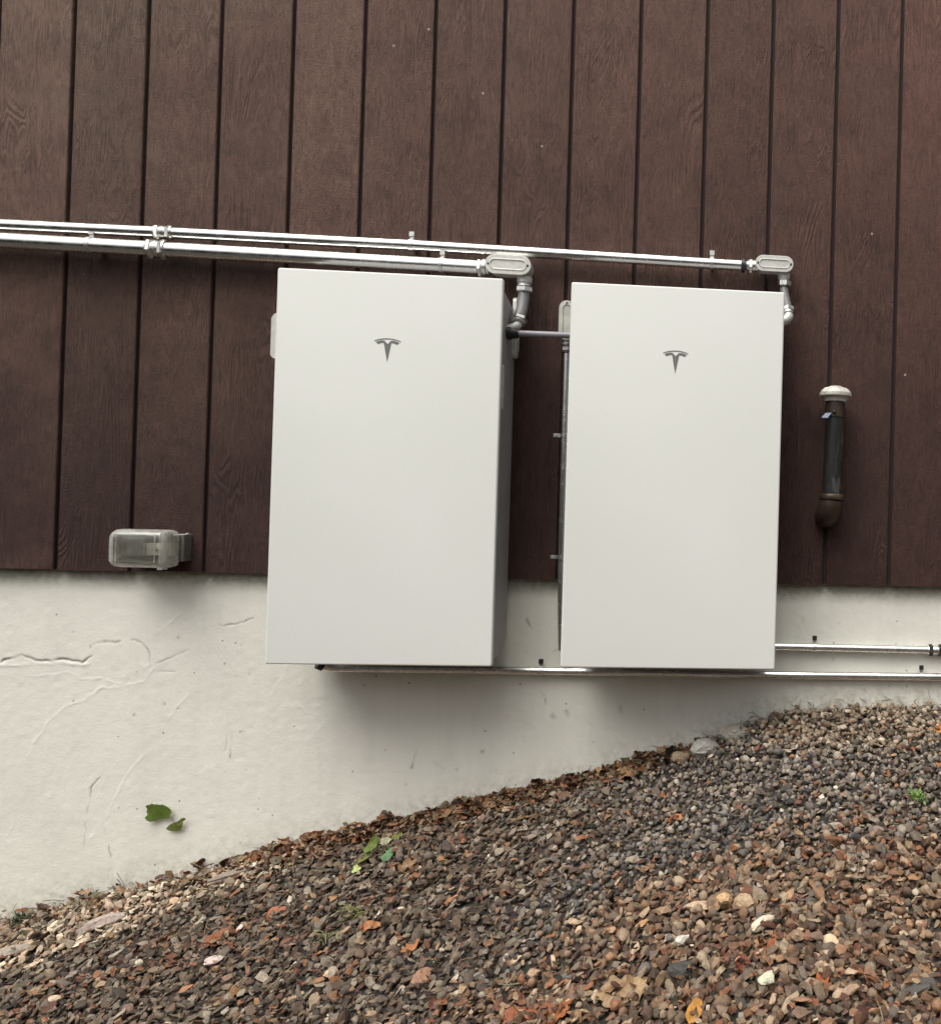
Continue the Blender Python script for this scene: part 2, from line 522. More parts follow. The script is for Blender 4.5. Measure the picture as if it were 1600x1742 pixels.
# foundation: a fine sheet with real cracks and raised ridges, their highlights painted paler
ridges = [ # polyline, half width, height, painted highlight
 ([(-.361,.108),(-.402,.076),(-.453,.031)], .004, .0014, .6),
 ([(-.862,-.056),(-.811,-.051),(-.753,-.042),(-.70,-.044),(-.62,-.05)], .006, .0035, .9),
 ([(-.815,-.076),(-.746,-.079),(-.666,-.074),(-.619,-.089),(-.572,-.092),(-.507,-.106)], .004, .0016, .8),
 ([(-.436,-.056),(-.461,-.097),(-.513,-.11),(-.583,-.12),(-.606,-.138),(-.628,-.16),(-.68,-.17),(-.697,-.189),(-.74,-.257),(-.779,-.312)], .0042, .0022, .95),
 ([(-.428,-.293),(-.454,-.318),(-.493,-.361),(-.526,-.43),(-.559,-.504),(-.592,-.559)], .0045, .0022, .9),
 ([(-.415,-.243),(-.37,-.18),(-.336,-.136)], .004, .0012, .5),
 ([(-.846,-.546),(-.822,-.552),(-.807,-.509)], .004, .0018, .8),
 ([(-.31,-.374),(-.284,-.367),(-.261,-.336)], .0035, .0014, .7),
 ([(-.024,-.158),(.035,-.197)], .004, .0018, .7), ([(.037,-.236),(.068,-.208)], .004, .0016, .7), ([(-.099,-.137),(-.064,-.07)], .0035, .0012, .6),
 ([(-.452,0.),(-.446,-.043),(-.462,-.056),(-.47,-.05)], .006, .0026, .9),
]
cracks = [ # polyline, half width, depth, darkness
 ([(-.862,-.048),(-.828,-.03),(-.8,-.017),(-.759,-.035),(-.713,-.031),(-.667,-.034),(-.632,-.043),(-.609,-.024)], .0030, .004, 1.0),
 ([(-.616,.004),(-.587,.017),(-.535,.023),(-.482,.03),(-.452,0.),(-.446,-.043)], .0026, .003, .75),
 ([(-.433,-.043),(-.381,-.021),(-.34,.002)], .0026, .002, .55),
 ([(-.535,-.33),(-.552,-.355),(-.58,-.392),(-.596,-.417),(-.606,-.467),(-.612,-.559),(-.614,-.59)], .0022, .0015, .45),
 ([(-.564,-.516),(-.544,-.584),(-.528,-.634)], .0022, .0012, .35),
 ([(-.432,-.065),(-.367,-.066)], .0022, .001, .3), ([(-.259,.072),(-.206,.076),(-.158,.095)], .0024, .0015, .45),
 ([(-.212,-.217),(-.208,-.323)], .0026, .001, .5), ([(-.224,-.192),(-.222,-.298)], .002, .001, .3),
 ([(.704,-.016),(.737,.013),(.753,.024)], .0024, .0012, .4), ([(.648,.103),(.655,.088),(.663,.077)], .0045, .002, .55),
 ([(1.502,.128),(1.501,.081),(1.513,.043)], .002, .0012, .45),
 ([(.328,-.296),(.324,-.33),(.317,-.358)], .003, .001, .55), ([(.376,-.335),(.395,-.35),(.409,-.357)], .0026, .001, .4),
 ([(.685,-.102),(.70,-.13),(.708,-.158)], .0022, .001, .4),
 ([(.94,-.16),(.945,-.185)], .006, .001, .45), ([(.73,-.19),(.735,-.20)], .009, .001, .25), ([(.755,-.20),(.76,-.215)], .009, .001, .22), ([(.775,-.178),(.78,-.19)], .008, .001, .22),
]
dots = [(-.487,-.193),(-.406,-.162),(-.361,-.175),(-.165,-.075),(-.192,.013),(-.178,-.245),(-.162,-.364),(-.664,.044),(-.368,.033),(-.616,.001),
        (.17,-.10),(.235,-.30),(.30,-.40),(.45,-.36),(.52,-.30),(.86,-.27),(1.62,.11),(1.70,-.10),(1.78,-.09),(1.55,.0),(1.60,-.005),(1.47,-.09),(1.86,.05)]
def seg_dist(px, pz, pts):
    d = np.full(px.shape, 9.0)
    for (ax, az), (bx, bz) in zip(pts[:-1], pts[1:]):
        vx, vz = bx-ax, bz-az
        t = np.clip(((px-ax)*vx + (pz-az)*vz)/(vx*vx+vz*vz+1e-12), 0, 1)
        d = np.minimum(d, np.hypot(px-ax-t*vx, pz-az-t*vz))
    return d
fxs = np.concatenate([np.arange(-2.2, -0.96, .05), np.arange(-0.95, -.06, .0027), np.arange(-.06, 2.02, .0045), np.arange(2.05, 3.31, .05)])
fzs = np.concatenate([np.arange(-1.7, -0.90, .05), np.arange(-0.885, 0.2621, .0032)])
PX, PZ = np.meshgrid(fxs, fzs)
wob = lambda a, b, s: np.sin(PX*a + s)*np.sin(PZ*b + s*1.7)
disp = 0.0009*wob(9, 7, .3) + 0.0004*wob(23, 19, 1.1)
def rough_field(cell, seed):
    q = np.random.default_rng(seed).normal(size=(160, 420))
    a = ((PX + 2.3)/cell) % 417; b = ((PZ + 1.8)/cell) % 157
    i, j = a.astype(int), b.astype(int); fa, fb = a-i, b-j
    fa, fb = fa*fa*(3-2*fa), fb*fb*(3-2*fb)
    return (q[j, i]*(1-fa) + q[j, i+1]*fa)*(1-fb) + (q[j+1, i]*(1-fa) + q[j+1, i+1]*fa)*fb
jx = PX + .0030*rough_field(.045, 1) + .0020*rough_field(.0145, 2)
jz = PZ + .0030*rough_field(.045, 3) + .0020*rough_field(.0145, 4)
fadein = np.clip(.75 + .35*rough_field(.06, 5), .15, 1.1)
disp = disp + .00022*rough_field(.06, 6) + .00018*rough_field(.017, 7)
pale_mask = np.zeros_like(PX); crack = np.zeros_like(PX)
for pts, w, h, p in ridges:
    d = seg_dist(jx, jz, pts); g = np.exp(-(d/(w*.78))**2)
    disp += h*.42*g*fadein*np.clip(1 + .5*rough_field(.0145, 8), .3, 1.6); pale_mask = np.maximum(pale_mask, p*g*fadein)
for pts, w, h, p in cracks:
    d = seg_dist(jx, jz, pts); g = np.exp(-(d/(w*.85))**2)
    gg = g*fadein*np.clip(.8 + .9*rough_field(.022, 9), 0, 1.5); disp -= h*.7*gg; crack = np.maximum(crack, np.clip(1.15*p*gg, 0, 1))
for x, z in dots:
    d = np.hypot(jx-x, (jz-z)); g = np.exp(-(d/random.uniform(.0025, .0045))**2)
    disp -= .001*g; crack = np.maximum(crack, random.uniform(.4, .8)*g)
splash = np.clip(1 - (PZ - np.interp(PX, GX, GZ))/0.13, 0, 1)**1.6
V = np.stack([PX, FY - disp, PZ - HO[2]], -1).reshape(-1, 3)
nx = len(fxs)
ii = np.arange(len(fzs)-1)[:, None]*nx + np.arange(nx-1)[None, :]
F = np.stack([ii, ii+1, ii+nx+1, ii+nx], -1).reshape(-1, 4)
nV = len(V)
V = np.vstack([V, [(-2.2, .25, -.7), (3.3, .25, -.7), (3.3, .25, 1.262), (-2.2, .25, 1.262)]])
top = (len(fzs)-1)*nx
F = np.vstack([F, [[nV, nV+3, nV+2, nV+1], [0, top, nV+3, nV], [nx-1, nV+1, nV+2, top+nx-1], [top, top+nx-1, nV+2, nV+3]]])
me = quads_mesh('foundation', V, F)
for nm, a in (('crack', crack), ('pale_mask', pale_mask), ('splash', splash)):
    at = me.attributes.new(nm, 'FLOAT', 'POINT')
    at.data.foreach_set('value', np.concatenate([a.ravel(), np.zeros(4)]).astype(np.float32))
me.polygons.foreach_set('use_smooth', [True]*(len(me.polygons)-4) + [False]*4)
me.materials.append(M['stucco'])
foundation = link(bpy.data.objects.new('foundation', me)); foundation.parent = house

# ------------------------------------------------------------------ the two wall batteries
W, H = 0.609, 1.099
def battery(x0, name, label):
    t = thing(name, label, 'battery', (x0, 0, 0), 'wall batteries on the house')
    o = (0, 0, 0)
    # front cover with softened edges
    b = MB()
    n = 5; r = 0.0045; lv = [(0.002, 0.0), (0, 0.002), (0, 0.0175 - r)]
    for k in range(1, n + 1):
        a = R_(90*k/n); lv.append((r*(1-math.cos(a)), 0.0175 - r + r*math.sin(a)))
    b.prism(rrect(W, H, 0.0065, 5), (W/2, -0.1975, H/2), *FRONT, lv)
    cover = b.build('front_cover', M['cover'], t, o, sharp=60)
    # logo print, a hair proud of the cover
    s = 7.95e-5; lx, lz, ly = 0.300, 0.915, -0.2151
    def flat(polys, name):
        bm = bmesh.new()
        for pts in polys:
            vs = [bm.verts.new((lx + a*s, ly, lz - c*s)) for a, c in pts]
            f = bm.faces.new(vs)
            ex = bmesh.ops.extrude_face_region(bm, geom=[f])
            for e in ex['geom']:
                if isinstance(e, bmesh.types.BMVert): e.co.y -= 0.0004
        bmesh.ops.triangulate(bm, faces=bm.faces[:])
        bmesh.ops.recalc_face_normals(bm, faces=bm.faces[:])
        me = bpy.data.meshes.new(name); bm.to_mesh(me); bm.free()
        me.materials.append(M['logo'])
        ob = link(bpy.data.objects.new(name, me)); ob.parent = cover
    arc = []
    for k in range(-12, 13):
        q = k/12; arc.append((450*q, 0 + 88*q*q))
    arc2 = [(a*0.988, c + 38 - 4*abs(a)/450) for a, c in arc]
    left = [(-402,150),(-330,110),(-240,88),(-150,82),(-112,88),(0,205),(112,88),(150,82),(240,88),(330,110),(402,150),(312,222),(268,192),(200,172),(128,166),
            (0,845),(-128,166),(-200,172),(-268,192),(-312,222)]
    flat([arc + arc2[::-1], left], 'logo')
    # grey cabinet behind the cover, back edges chamfered
    b = MB()
    def sect(x):
        return [(x, y, z) for y, z in ((-.1985, .010), (-.075, .012), (-.040, .040), (-.018, .062), (-.018, 1.020), (-.045, 1.050), (-.1985, 1.088))]
    b.rings([sect(.012), sect(W - .012)])
    b.build('cabinet', M['cabinet'], t, o, sharp=25)
    # narrow edge trim and side seams on the cabinet
    for xa in (.009, W - .0118):
        b = MB(); b.box((xa, -.1978, .02), (xa + .0028, -.184, 1.075)); b.build('cover_rail', M['dark'], t, o)
    for xx, sgn in ((W - .0119, 1), (.0119, -1)):
        b = MB(); b.prism(rrect(.020, .13, .009), (xx, -.145, .80), (0, 1, 0), (0, 0, 1), (sgn, 0, 0), [(0, 0), (0, .002), (.0015, .0035)])
        b.build('side_label', M['castal'], t, o)
    # mounting flanges at the wall: oval-ended plate with a pressed rib
    for xx, sgn in ((W - .0119, 1), (.0119, -1)):
        b = MB()
        b.prism(rrect(.034, .185, .016), (xx, -.036, .995), (0, 1, 0), (0, 0, 1), (sgn, 0, 0), [(0, 0), (0, .010), (.004, .013)])
        fl = b.build('mounting_flange', M['castal'] if sgn > 0 else M['cabinet'], t, o)
        b = MB(); b.prism(rrect(.016, .15, .008), (xx + sgn*.0128, -.036, .995), (0, 1, 0), (0, 0, 1), (sgn, 0, 0), [(0, 0), (0, .002), (.003, .004)])
        b.build('flange_rib', M['castal_dull'], fl, o)
    # rail fixing the unit to the boards
    for za in (.90, .45):
        b = MB(); b.box((.05, -.0179, za), (W-.05, -.0008, za + .06)); b.build('wall_rail', M['cabinet'], t, o)
    return t
bat1 = battery(0.0, 'wall_battery', 'left of the two white wall batteries, under the oval fitting of the lower conduit')
# bulging side cover on the left flank of the first cabinet
b = MB()
def ch(i=0.0):
    return [(-.030+i, -.040+i*.4), (-.030+i, .040-i*.4), (-.014, .0585-i), (.030-i, .0585-i), (.030-i, -.0585+i), (-.014, -.0585+i)]
b.prism(lambda i=0: [(c, d) for c, d in ((-.040+i, -.066+i), (.040-i, -.066+i), (.040-i, .066-i), (-.040+i, .066-i))], (.0118, -.115, .920), (0, 1, 0), (0, 0, 1), (-1, 0, 0),
        [(0, 0), (0, .038), (.004, .049), (.013, .060), (.019, .061)])
b.build('side_cover', M['castal'], bat1, sharp=25)
bat2 = battery(W + 0.1887, 'wall_battery.001', 'right of the two white wall batteries, beside the black vent pipe')

# ------------------------------------------------------------------ conduits
CG = 'metal conduits clamped to the wall'
def strap(t, x, y, z, r, up=1, tabmat='zinc', axis='x', wallface=0.0):
    L = t.location
    d = Vector(X) if axis == 'x' else Vector(Z)                 # along the pipe
    side = Vector(Z) if axis == 'x' else Vector((-1, 0, 0))     # where the tab sits
    c = Vector((x, y, z))
    b = MB().lathe(c - d*.006, d, [(0, r+.0004), (0, r+.0018), (.012, r+.0018), (.012, r+.0004)], 20).build('strap', M['zinc'], t, L)
    def plate(a0, a1, w, y0, y1):
        p = [c + side*a + d*q + Vector((0, yy - c.y, 0)) for yy in (y0, y1) for a, q in ((a0, -w), (a1, -w), (a1, w), (a0, w))]
        return MB().add(p, [(0, 1, 2, 3), (7, 6, 5, 4), (0, 4, 5, 1), (1, 5, 6, 2), (2, 6, 7, 3), (3, 7, 4, 0)])
    plate(r + .0012, r + .022, .0055, y + .001, y + .0035).build('tab', M['zinc'], b, L)
    plate(-.008, .008, .0055, y + r*.6, wallface - .0005).build('foot', M['zinc'], b, L)
    if axis == 'x':
        plate(r + .010, r + .024, .007, y - .0025, y + .0008).build('screw', M[tabmat], b, L)
    else:
        MB().hexnut(c + side*(r + .014) + Vector((0, .0008, 0)), (0, -1, 0), .006, .004).build('screw', M[tabmat], b, L)

def coupling(t, x, y, z, r, L=.05, mats=('zinc', 'zinc'), body='zinc', hr=1.34):
    m = MB()
    m.lathe((x-L/2-.004, y, z), X, [(0, r*1.03), (.0, r*1.18), (.0038, r*1.22), (.0045, r*1.06), (L*.30+.004, r*1.08), (L*.40+.004, r*1.16), (L*.58+.004, r*1.16), (L*.60+.004, r*1.08), (L+.0035, r*1.06), (L+.004, r*1.22), (L+.008, r*1.18), (L+.008, r*1.03)], 20)
    c = m.build('coupling', M[body], t, t.location)
    MB().hexnut((x-L/2, y, z), X, r*hr, L*.28, .3).build('nut', M[mats[0]], c, t.location)
    MB().hexnut((x+L/2-L*.31, y, z), X, r*hr, L*.31, .55).build('nut', M[mats[1]], c, t.location)

def condulet(t, cx, y0, y1, cz, L, w, rot=0.0, mat='castal', covmat='castal', cover_panel=True):
    """oval conduit body standing from y0 (wall) to y1 (cover face), long axis turned by rot in the wall plane"""
    u = Vector((math.cos(rot), 0, math.sin(rot))); v = Vector((-math.sin(rot), 0, math.cos(rot))); n = Vector((0, -1, 0))
    d = y0 - y1
    m = MB()
    m.prism(rrect(L*.95, w*.86, w*.42, 10), (cx, y0, cz), u, v, n, [(.008, 0), (.002, .006), (0, .014), (0, d-.0035), (-.002, d-.003), (-.002, d)])
    body = m.build('conduit_body', M[mat], t, t.location)
    m = MB()
    m.prism(rrect(L, w, w*.495, 12), (cx, y1 - .0002, cz), u, v, n, [(.001, 0), (0, .001), (0, .0035), (.0015, .0048), (w*.20, .0048), (w*.215, .0062), (w*.25, .0066), (w*.28, .0052), (w*.30, .0036)])
    m.build('cover', M[covmat], body, t.location, sharp=28)
    for s in (-1, 1):
        MB().lathe(Vector((cx, y1-.0046, cz)) + u*s*(L/2 - w*.17), n, [(0, .0036), (.0015, .0036), (.0022, .0022)], 12).build('cover_screw', M['dark'], body, t.location)
    return body

# upper run
up = thing('conduit', 'upper long metal conduit ending at the oval fitting above the right battery', 'conduit', (-.85, -.04, 1.228), CG)
UY, r1 = -.040, .0168
pts = [(-2.15, UY, 1.224), (-.852, UY, 1.2275), (-.412, UY, 1.2295), (.293, UY, 1.2295), (.75, UY, 1.2255), (1.187, UY, 1.2205), (1.277, UY, 1.2198)]
MB().tube(pts, r1, 24).build('pipe', M['emt'], up, up.location)
coupling(up, -.404, UY, 1.2295, r1, .042)
strap(up, .293, UY, 1.2295, r1); strap(up, 1.187, UY, 1.2205, r1); strap(up, -1.25, UY, 1.2265, r1)
m = MB(); m.lathe((1.2775, UY, 1.2198), X, [(0, r1*.9), (0, r1*1.22), (.0035, r1*1.28), (.0105, r1*1.28), (.012, r1)], 18); m.build('compression_ring', M['black'], up, up.location)
m = MB(); m.lathe((1.2897, UY, 1.2198), X, [(0, r1*.75), (.010, r1*1.05), (.0105, r1*1.15), (.040, r1*1.1)], 18)
co = m.build('connector', M['zinc'], up, up.location)
MB().hexnut((1.3003, UY, 1.2198), X, r1*1.36, .013, .35).build('nut', M['zinc'], co, up.location)
condulet(up, 1.379, -.012, -.066, 1.2225, .117, .050, rot=-.004)
m = MB(); m.lathe((1.4105, -.040, 1.1998), (0, 0, -1), [(0, .019), (.015, .0185), (.016, .0165), (.0195, .0165)], 20); m.build('hub', M['castal'], up, up.location)
MB().hexnut((1.4115, -.041, 1.1795), (0, 0, -1), .0215, .019, .2).build('hex_nut', M['zinc'], up, up.location)
MB().tube([(1.4115, -.041, 1.1555), (1.4135, -.048, 1.135), (1.418, -.064, 1.11), (1.4225, -.080, 1.086)], .0135, 18).build('nipple', M['flex'], up, up.location)
ax = Vector((.10, -.42, -.9)).normalized()
m = MB(); p = Vector((1.4226, -.0805, 1.0852)); hn = m.hexnut(p, ax, .0205, .016, .5).build('hex_nut', M['zinc'], up, up.location); MB().lathe(p + ax*.0163, ax, [(0, .0175), (.004, .0185), (.007, .0175)], 18).build('washer', M['zinc'], hn, up.location)
q = p + ax*.0235
MB().tube([q, q + ax*.010, q + ax*.018 + Vector((-.006, 0, -.001)), q + ax*.022 + Vector((-.017, 0, -.004)), Vector((1.3945, q.y-.010, q.z-.028))], .0145, 16).build('elbow', M['castal'], up, up.location)

# lower run
lo = thing('conduit.001', 'lower and thicker long metal conduit ending at the oval fitting above the left battery', 'conduit', (-.85, -.05, 1.18), CG)
LY, r2 = -.050, .0222
MB().tube([(-2.15, LY, 1.182), (-.842, LY, 1.1795), (-.41, LY, 1.177), (.387, LY, 1.1705), (.492, LY, 1.1695)], r2, 24).build('pipe', M['emt'], lo, lo.location)
coupling(lo, -.414, LY, 1.177, r2, .044)
strap(lo, -.597, LY, 1.178, r2); strap(lo, .387, LY, 1.1705, r2); strap(lo, -1.35, LY, 1.1805, r2)
co = MB().lathe((.4925, LY, 1.1702), X, [(0, r2*1.02), (.012, r2*1.05), (.016, r2*1.18), (.024, r2*1.18), (.026, r2*1.05), (.033, r2*1.1)], 20).build('connector', M['zinc'], lo, lo.location)
MB().hexnut((.4922, LY, 1.1695), X, r2*1.26, .012, .3).build('nut', M['zinc'], co, lo.location)
condulet(lo, .586, -.012, -.076, 1.1755, .134, .059, rot=-.010)
m = MB(); m.lathe((.6275, -.048, 1.1485), (0, 0, -1), [(0, .0225), (.017, .022), (.018, .019), (.022, .019)], 20); m.build('hub', M['castal'], lo, lo.location)
hn = MB().hexnut((.628, -.049, 1.1187), (0, 0, -1), .0255, .017, .25).build('hex_nut', M['zinc'], lo, lo.location); MB().lathe((.628, -.049, 1.126), (0, 0, -1), [(0, .0195), (.003, .023), (.006, .0235), (.007, .020)], 18).build('washer', M['zinc'], hn, lo.location)
MB().tube([(.628, -.049, 1.1015), (.628, -.054, 1.08), (.628, -.070, 1.045), (.626, -.088, 1.018)], .0170, 18).build('nipple', M['flex'], lo, lo.location)
ax = Vector((-.06, -.45, -.88)).normalized()
m = MB(); p = Vector((.6259, -.0885, 1.0172)); hn = m.hexnut(p, ax, .0235, .015, .5).build('hex_nut', M['zinc'], lo, lo.location); MB().lathe(p + ax*.0153, ax, [(0, .0195), (.004, .021), (.007, .019)], 18).build('washer', M['zinc'], hn, lo.location)
q = p + ax*.0226
MB().tube([q, q + ax*.006, q + ax*.012 + Vector((-.008, 0, -.002)), Vector((.604, q.y-.006, q.z-.018)), Vector((.592, q.y-.008, q.z-.026))], .0125, 16).build('elbow', M['castal'], lo, lo.location)

# short pipe crossing between the two batteries
cr = thing('conduit.002', 'short grey pipe crossing the gap between the two white batteries', 'conduit', (.60, -.10, .966), CG)
MB().tube([(.5975, -.108, .9655), (.7935, -.108, .9665)], .0092, 20).build('pipe', M['greypipe'], cr, cr.location)
m = MB(); m.lathe((.5972, -.108, .9655), X, [(0, .019), (.012, .019), (.013, .0165), (.028, .0155), (.029, .0125), (.034, .0122)], 18); m.build('connector', M['dark'], cr, cr.location)
m = MB(); m.lathe((.8098, -.108, .9665), (-1, 0, 0), [(0, .016), (.014, .016), (.0145, .0125), (.022, .0125)], 6); m.build('connector', M['greypipe'], cr, cr.location)

# upright conduit beside the right battery
vc = thing('conduit.003', 'thin upright conduit with an oval cover partly behind the right battery', 'conduit', (.757, -.05, .30), CG)
condulet(vc, .7570, -.006, -.052, 1.022, .120, .047, rot=math.pi/2, covmat='castal_dull', mat='castal_dull')
co = MB().lathe((.757, -.036, .9645), (0, 0, -1), [(0, .015), (.008, .0145), (.010, .019), (.014, .019), (.016, .0125), (.032, .0125)], 18).build('connector', M['zinc'], vc, vc.location); MB().hexnut((.757, -.036, .9440), (0, 0, -1), .0165, .012, .2).build('nut', M['zinc'], co, vc.location)
m = MB(); m.lathe((.757, -.036, .9315), (0, 0, -1), [(0, .0125), (.001, .0155), (.005, .016), (.006, .0125)], 18); m.build('compression_ring', M['black'], vc, vc.location)
MB().tube([(.757, -.036, .925), (.7575, -.036, .675), (.7585, -.034, .305), (.7615, -.020, .10), (.763, -.010, .02)], .0118, 18).build('pipe', M['emt'], vc, vc.location)
strap(vc, .7575, -.036, .675, .0118, axis='z'); strap(vc, .7585, -.034, .305, .0118, axis='z')

# low runs across the render
b1 = thing('conduit.004', 'lowest thin conduit running under both white batteries across the cream wall', 'conduit', (.06, .012, -.047), CG)
BY = .0125; r3 = .0122
MB().tube([(.057, -.018, -.030), (.066, -.004, -.040), (.080, .006, -.0455), (.10, BY, -.047), (.56, BY, -.0478), (.90, BY, -.0495), (1.42, BY, -.0535), (2.4, BY, -.0545)], r3, 18).build('pipe', M['emt'], b1, b1.location)
m = MB(); m.lathe((.066, -.0115, -.0395), (-.72, -.60, .52), [(0, .0132), (.018, .0135), (.0181, .010)], 16); m.build('end_bushing', M['black'], b1, b1.location)
strap(b1, .697, BY, -.0485, r3, tabmat='dark', wallface=FY); strap(b1, 1.885, BY, -.054, r3, tabmat='dark', wallface=FY)
b2 = thing('conduit.005', 'thin conduit leaving the right battery just above the lowest one towards the right', 'conduit', (1.42, .012, .036), CG)
MB().tube([(1.22, BY, .0375), (1.53, BY, .0355), (1.90, BY, .032), (2.4, BY, .030)], r3, 18).build('pipe', M['emt'], b2, b2.location)
strap(b2, 1.54, BY, .0355, r3, tabmat='dark', wallface=FY)
coupling(b2, 1.930, BY, .0315, r3, .046, ('dark', 'dark'), 'zinc', 1.55)

# ------------------------------------------------------------------ vent pipe
vp = thing('vent_pipe', 'black iron vent pipe with a cream mushroom cap and rusty elbow', 'pipe', (1.577, 0, .44))
VY = -.070
axv = Vector((.012, 0, 1)).normalized()
base = Vector((1.5745, VY, .520))
def on(h): return base + axv*h
m = MB(); m.lathe(on(0), axv, [(0, .0295), (.236, .0295)], 28); m.build('pipe', M['iron'], vp, vp.location)
m = MB(); m.lathe(on(.2362), axv, [(0, .0300), (0, .0322), (.028, .0328), (.0285, .0305), (.048, .0300)], 28); band = m.build('clamp_band', M['rust'], vp, vp.location)
m = MB(); m.lathe(on(.250) + Vector((-.006, -.0325, 0)), (0, -1, 0), [(0, .005), (.004, .005), (.005, .003)], 10); m.build('clamp_screw', M['dark'], band, vp.location)
m = MB()
m.lathe(on(.2845), axv, [(0, .030), (.0, .0335), (.010, .035), (.011, .038), (.0155, .0395), (.016, .049), (.020, .0500), (.027, .0495), (.0275, .047), (.034, .044), (.041, .036), (.0445, .024), (.045, .019), (.0475, .019), (.0478, .0)], 36)
m.build('cap', M['capwhite'], vp, vp.location, sharp=40)
m = MB()
u = Vector((-.78, -.62, -.0)); pt = on(.236) + Vector((-.020, -.034, 0))
m.rings([[pt + Vector((dx, dy, dz)) + Vector((0, t_, 0)) for dx, dy, dz in ((.006, 0, .010), (-.012, -.008, .008), (-.026, -.014, -.007), (-.006, -.006, -.007))] for t_ in (0, .0012)])
m.build('tag', M['bluetag'], vp, vp.location)
# elbow turning back into the boards
m = MB()
m.lathe(on(-.018), axv, [(0, .033), (0, .0372), (.003, .0385), (.013, .0385), (.016, .0365), (.018, .0300)], 28)
m.build('elbow_collar', M['rust'], vp, vp.location)
m = MB()
c0 = on(-.0182)
path = [c0]
for k in range(1, 9):
    a = R_(90*k/8); path.append(c0 + Vector((-.001*k, .052*(1-math.cos(a)), -.052*math.sin(a))))
path += [c0 + Vector((-.009, .0695, -.052))]
m.tube(path, [.0345, .0365, .038, .039, .0395, .039, .0385, .038, .037, .037], 24)
m.build('elbow', M['rust'], vp, vp.location)

# ------------------------------------------------------------------ outlet under its clear weather cover
ob = thing('outlet_box', 'clear plastic weather cover over a grey outlet box below the siding boards', 'outlet', (-.40, 0, .30))
OL = ob.location
m = MB(); m.prism(rrect(.150, .080, .004, 3), (-.398, -.0004, .308), *FRONT, [(0, 0), (0, .036), (.002, .038)]); m.build('box', M['steelgrey'], ob, OL)
m = MB(); m.prism(rrect(.158, .098, .010, 5), (-.412, -.0385, .304), *FRONT, [(.001, 0), (0, .001), (0, .005), (.002, .007)]); plate = m.build('base_plate', M['plate'], ob, OL)
m = MB(); m.prism(rrect(.068, .036, .004, 4), (-.378, -.0457, .302), *FRONT, [(0, 0), (0, .010), (.002, .012)]); rc = m.build('receptacle', M['device'], ob, OL)
MB().prism(rrect(.050, .012, .003, 3), (-.378, -.0579, .308), *FRONT, [(0, 0), (0, .003), (.001, .004)]).build('receptacle_face', M['device'], rc, OL)
m = MB(); m.prism(rrect(.048, .052, .005, 4), (-.447, -.0457, .308), *FRONT, [(0, 0), (0, .004), (.002, .006)]); m.build('blank_plate', M['steelgrey'], ob, OL)
# bubble: outer and inner shell with real wall thickness
m = MB()
f = rrect(.166, .110, .026, 8)
lv = [(0.0, 0.0), (0.0, .030), (.002, .042), (.006, .050), (.013, .0555), (.022, .058), (.034, .059)]
li = [(.034, .0572), (.022, .0562), (.0145, .0537), (.0078, .0486), (.004, .0412), (.0022, .030), (.0022, 0.0)]
m.prism(f, (-.4130, -.0460, .305), *FRONT, lv, cap0=False, cap1=True)
m.prism(f, (-.4130, -.0460, .305), *FRONT, li, cap0=True, cap1=False)
nn = 36; k = len(m.v)
o0 = 0; i0 = len(lv)*nn + (len(li)-1)*nn
m.f += [(o0+j, i0+j, i0+(j+1) % nn, o0+(j+1) % nn) for j in range(nn)]
bub = m.build('clear_cover', M['clear'], ob, OL, sharp=60)
bub.data.materials.append(M['frost'])
for f_ in bub.data.polygons:
    c_ = f_.center
    if abs(c_.x + .413 + OL.x) > .060 or abs(c_.z - (.305 - OL.z)) > .038 or c_.y > -.094:
        f_.material_index = 1
for xr in (-.478, -.466, -.362):
    MB().prism(rrect(.0035, .074, .0016, 4), (xr, -.1045, .305), *FRONT, [(0, 0), (0, .001), (.001, .002)]).build('rib', M['frost'], bub, OL)
m = MB(); m.prism(rrect(.020, .104, .010, 6), (-.343, -.0462, .305), *FRONT, [(0, 0), (0, .050), (.003, .056), (.006, .058)]); m.build('hinge_rim', M['haze_clear'], ob, OL, sharp=50)
m = MB(); m.box((-.362, -.092, .2455), (-.349, -.066, .2535)); m.build('latch', M['castal_dull'], ob, OL)
MB().tube([(-.333, -.070, .3455), (-.322, -.060, .3462), (-.313, -.050, .3475), (-.308, -.045, .3515)], .0017, 8).build('hinge_pin', M['castal'], ob, OL)

# ------------------------------------------------------------------ stone shapes
def stone_shape(seed, flat, npts, lumpy):
    r = random.Random(seed)
    bm = bmesh.new()
    ex = 2.6
    for _ in range(npts):
        d = Vector((r.gauss(0, 1), r.gauss(0, 1), r.gauss(0, 1))).normalized()
        k = (abs(d.x)**ex + abs(d.y)**ex + abs(d.z)**ex)**(-1/ex)
        p = d*k*r.uniform(1-lumpy, 1)
        bm.verts.new((p.x, p.y*r.uniform(.9, 1), p.z*flat))
    res = bmesh.ops.convex_hull(bm, input=bm.verts[:])
    bmesh.ops.delete(bm, geom=[g for g in set(res['geom_interior'] + res['geom_unused']) if isinstance(g, bmesh.types.BMVert)], context='VERTS')
    bmesh.ops.triangulate(bm, faces=bm.faces[:])
    bm.verts.ensure_lookup_table()
    bm.verts.index_update()
    vs = np.array([v.co[:] for v in bm.verts]); fs = np.array([[v.index for v in f.verts] for f in bm.faces])
    bm.free()
    return vs, fs
flats = [stone_shape(100+i, random.uniform(.28, .5), 18, .30) for i in range(10)]
rounds = [stone_shape(200+i, random.uniform(.62, .95), 24, .24) for i in range(10)]
shapes = flats + rounds

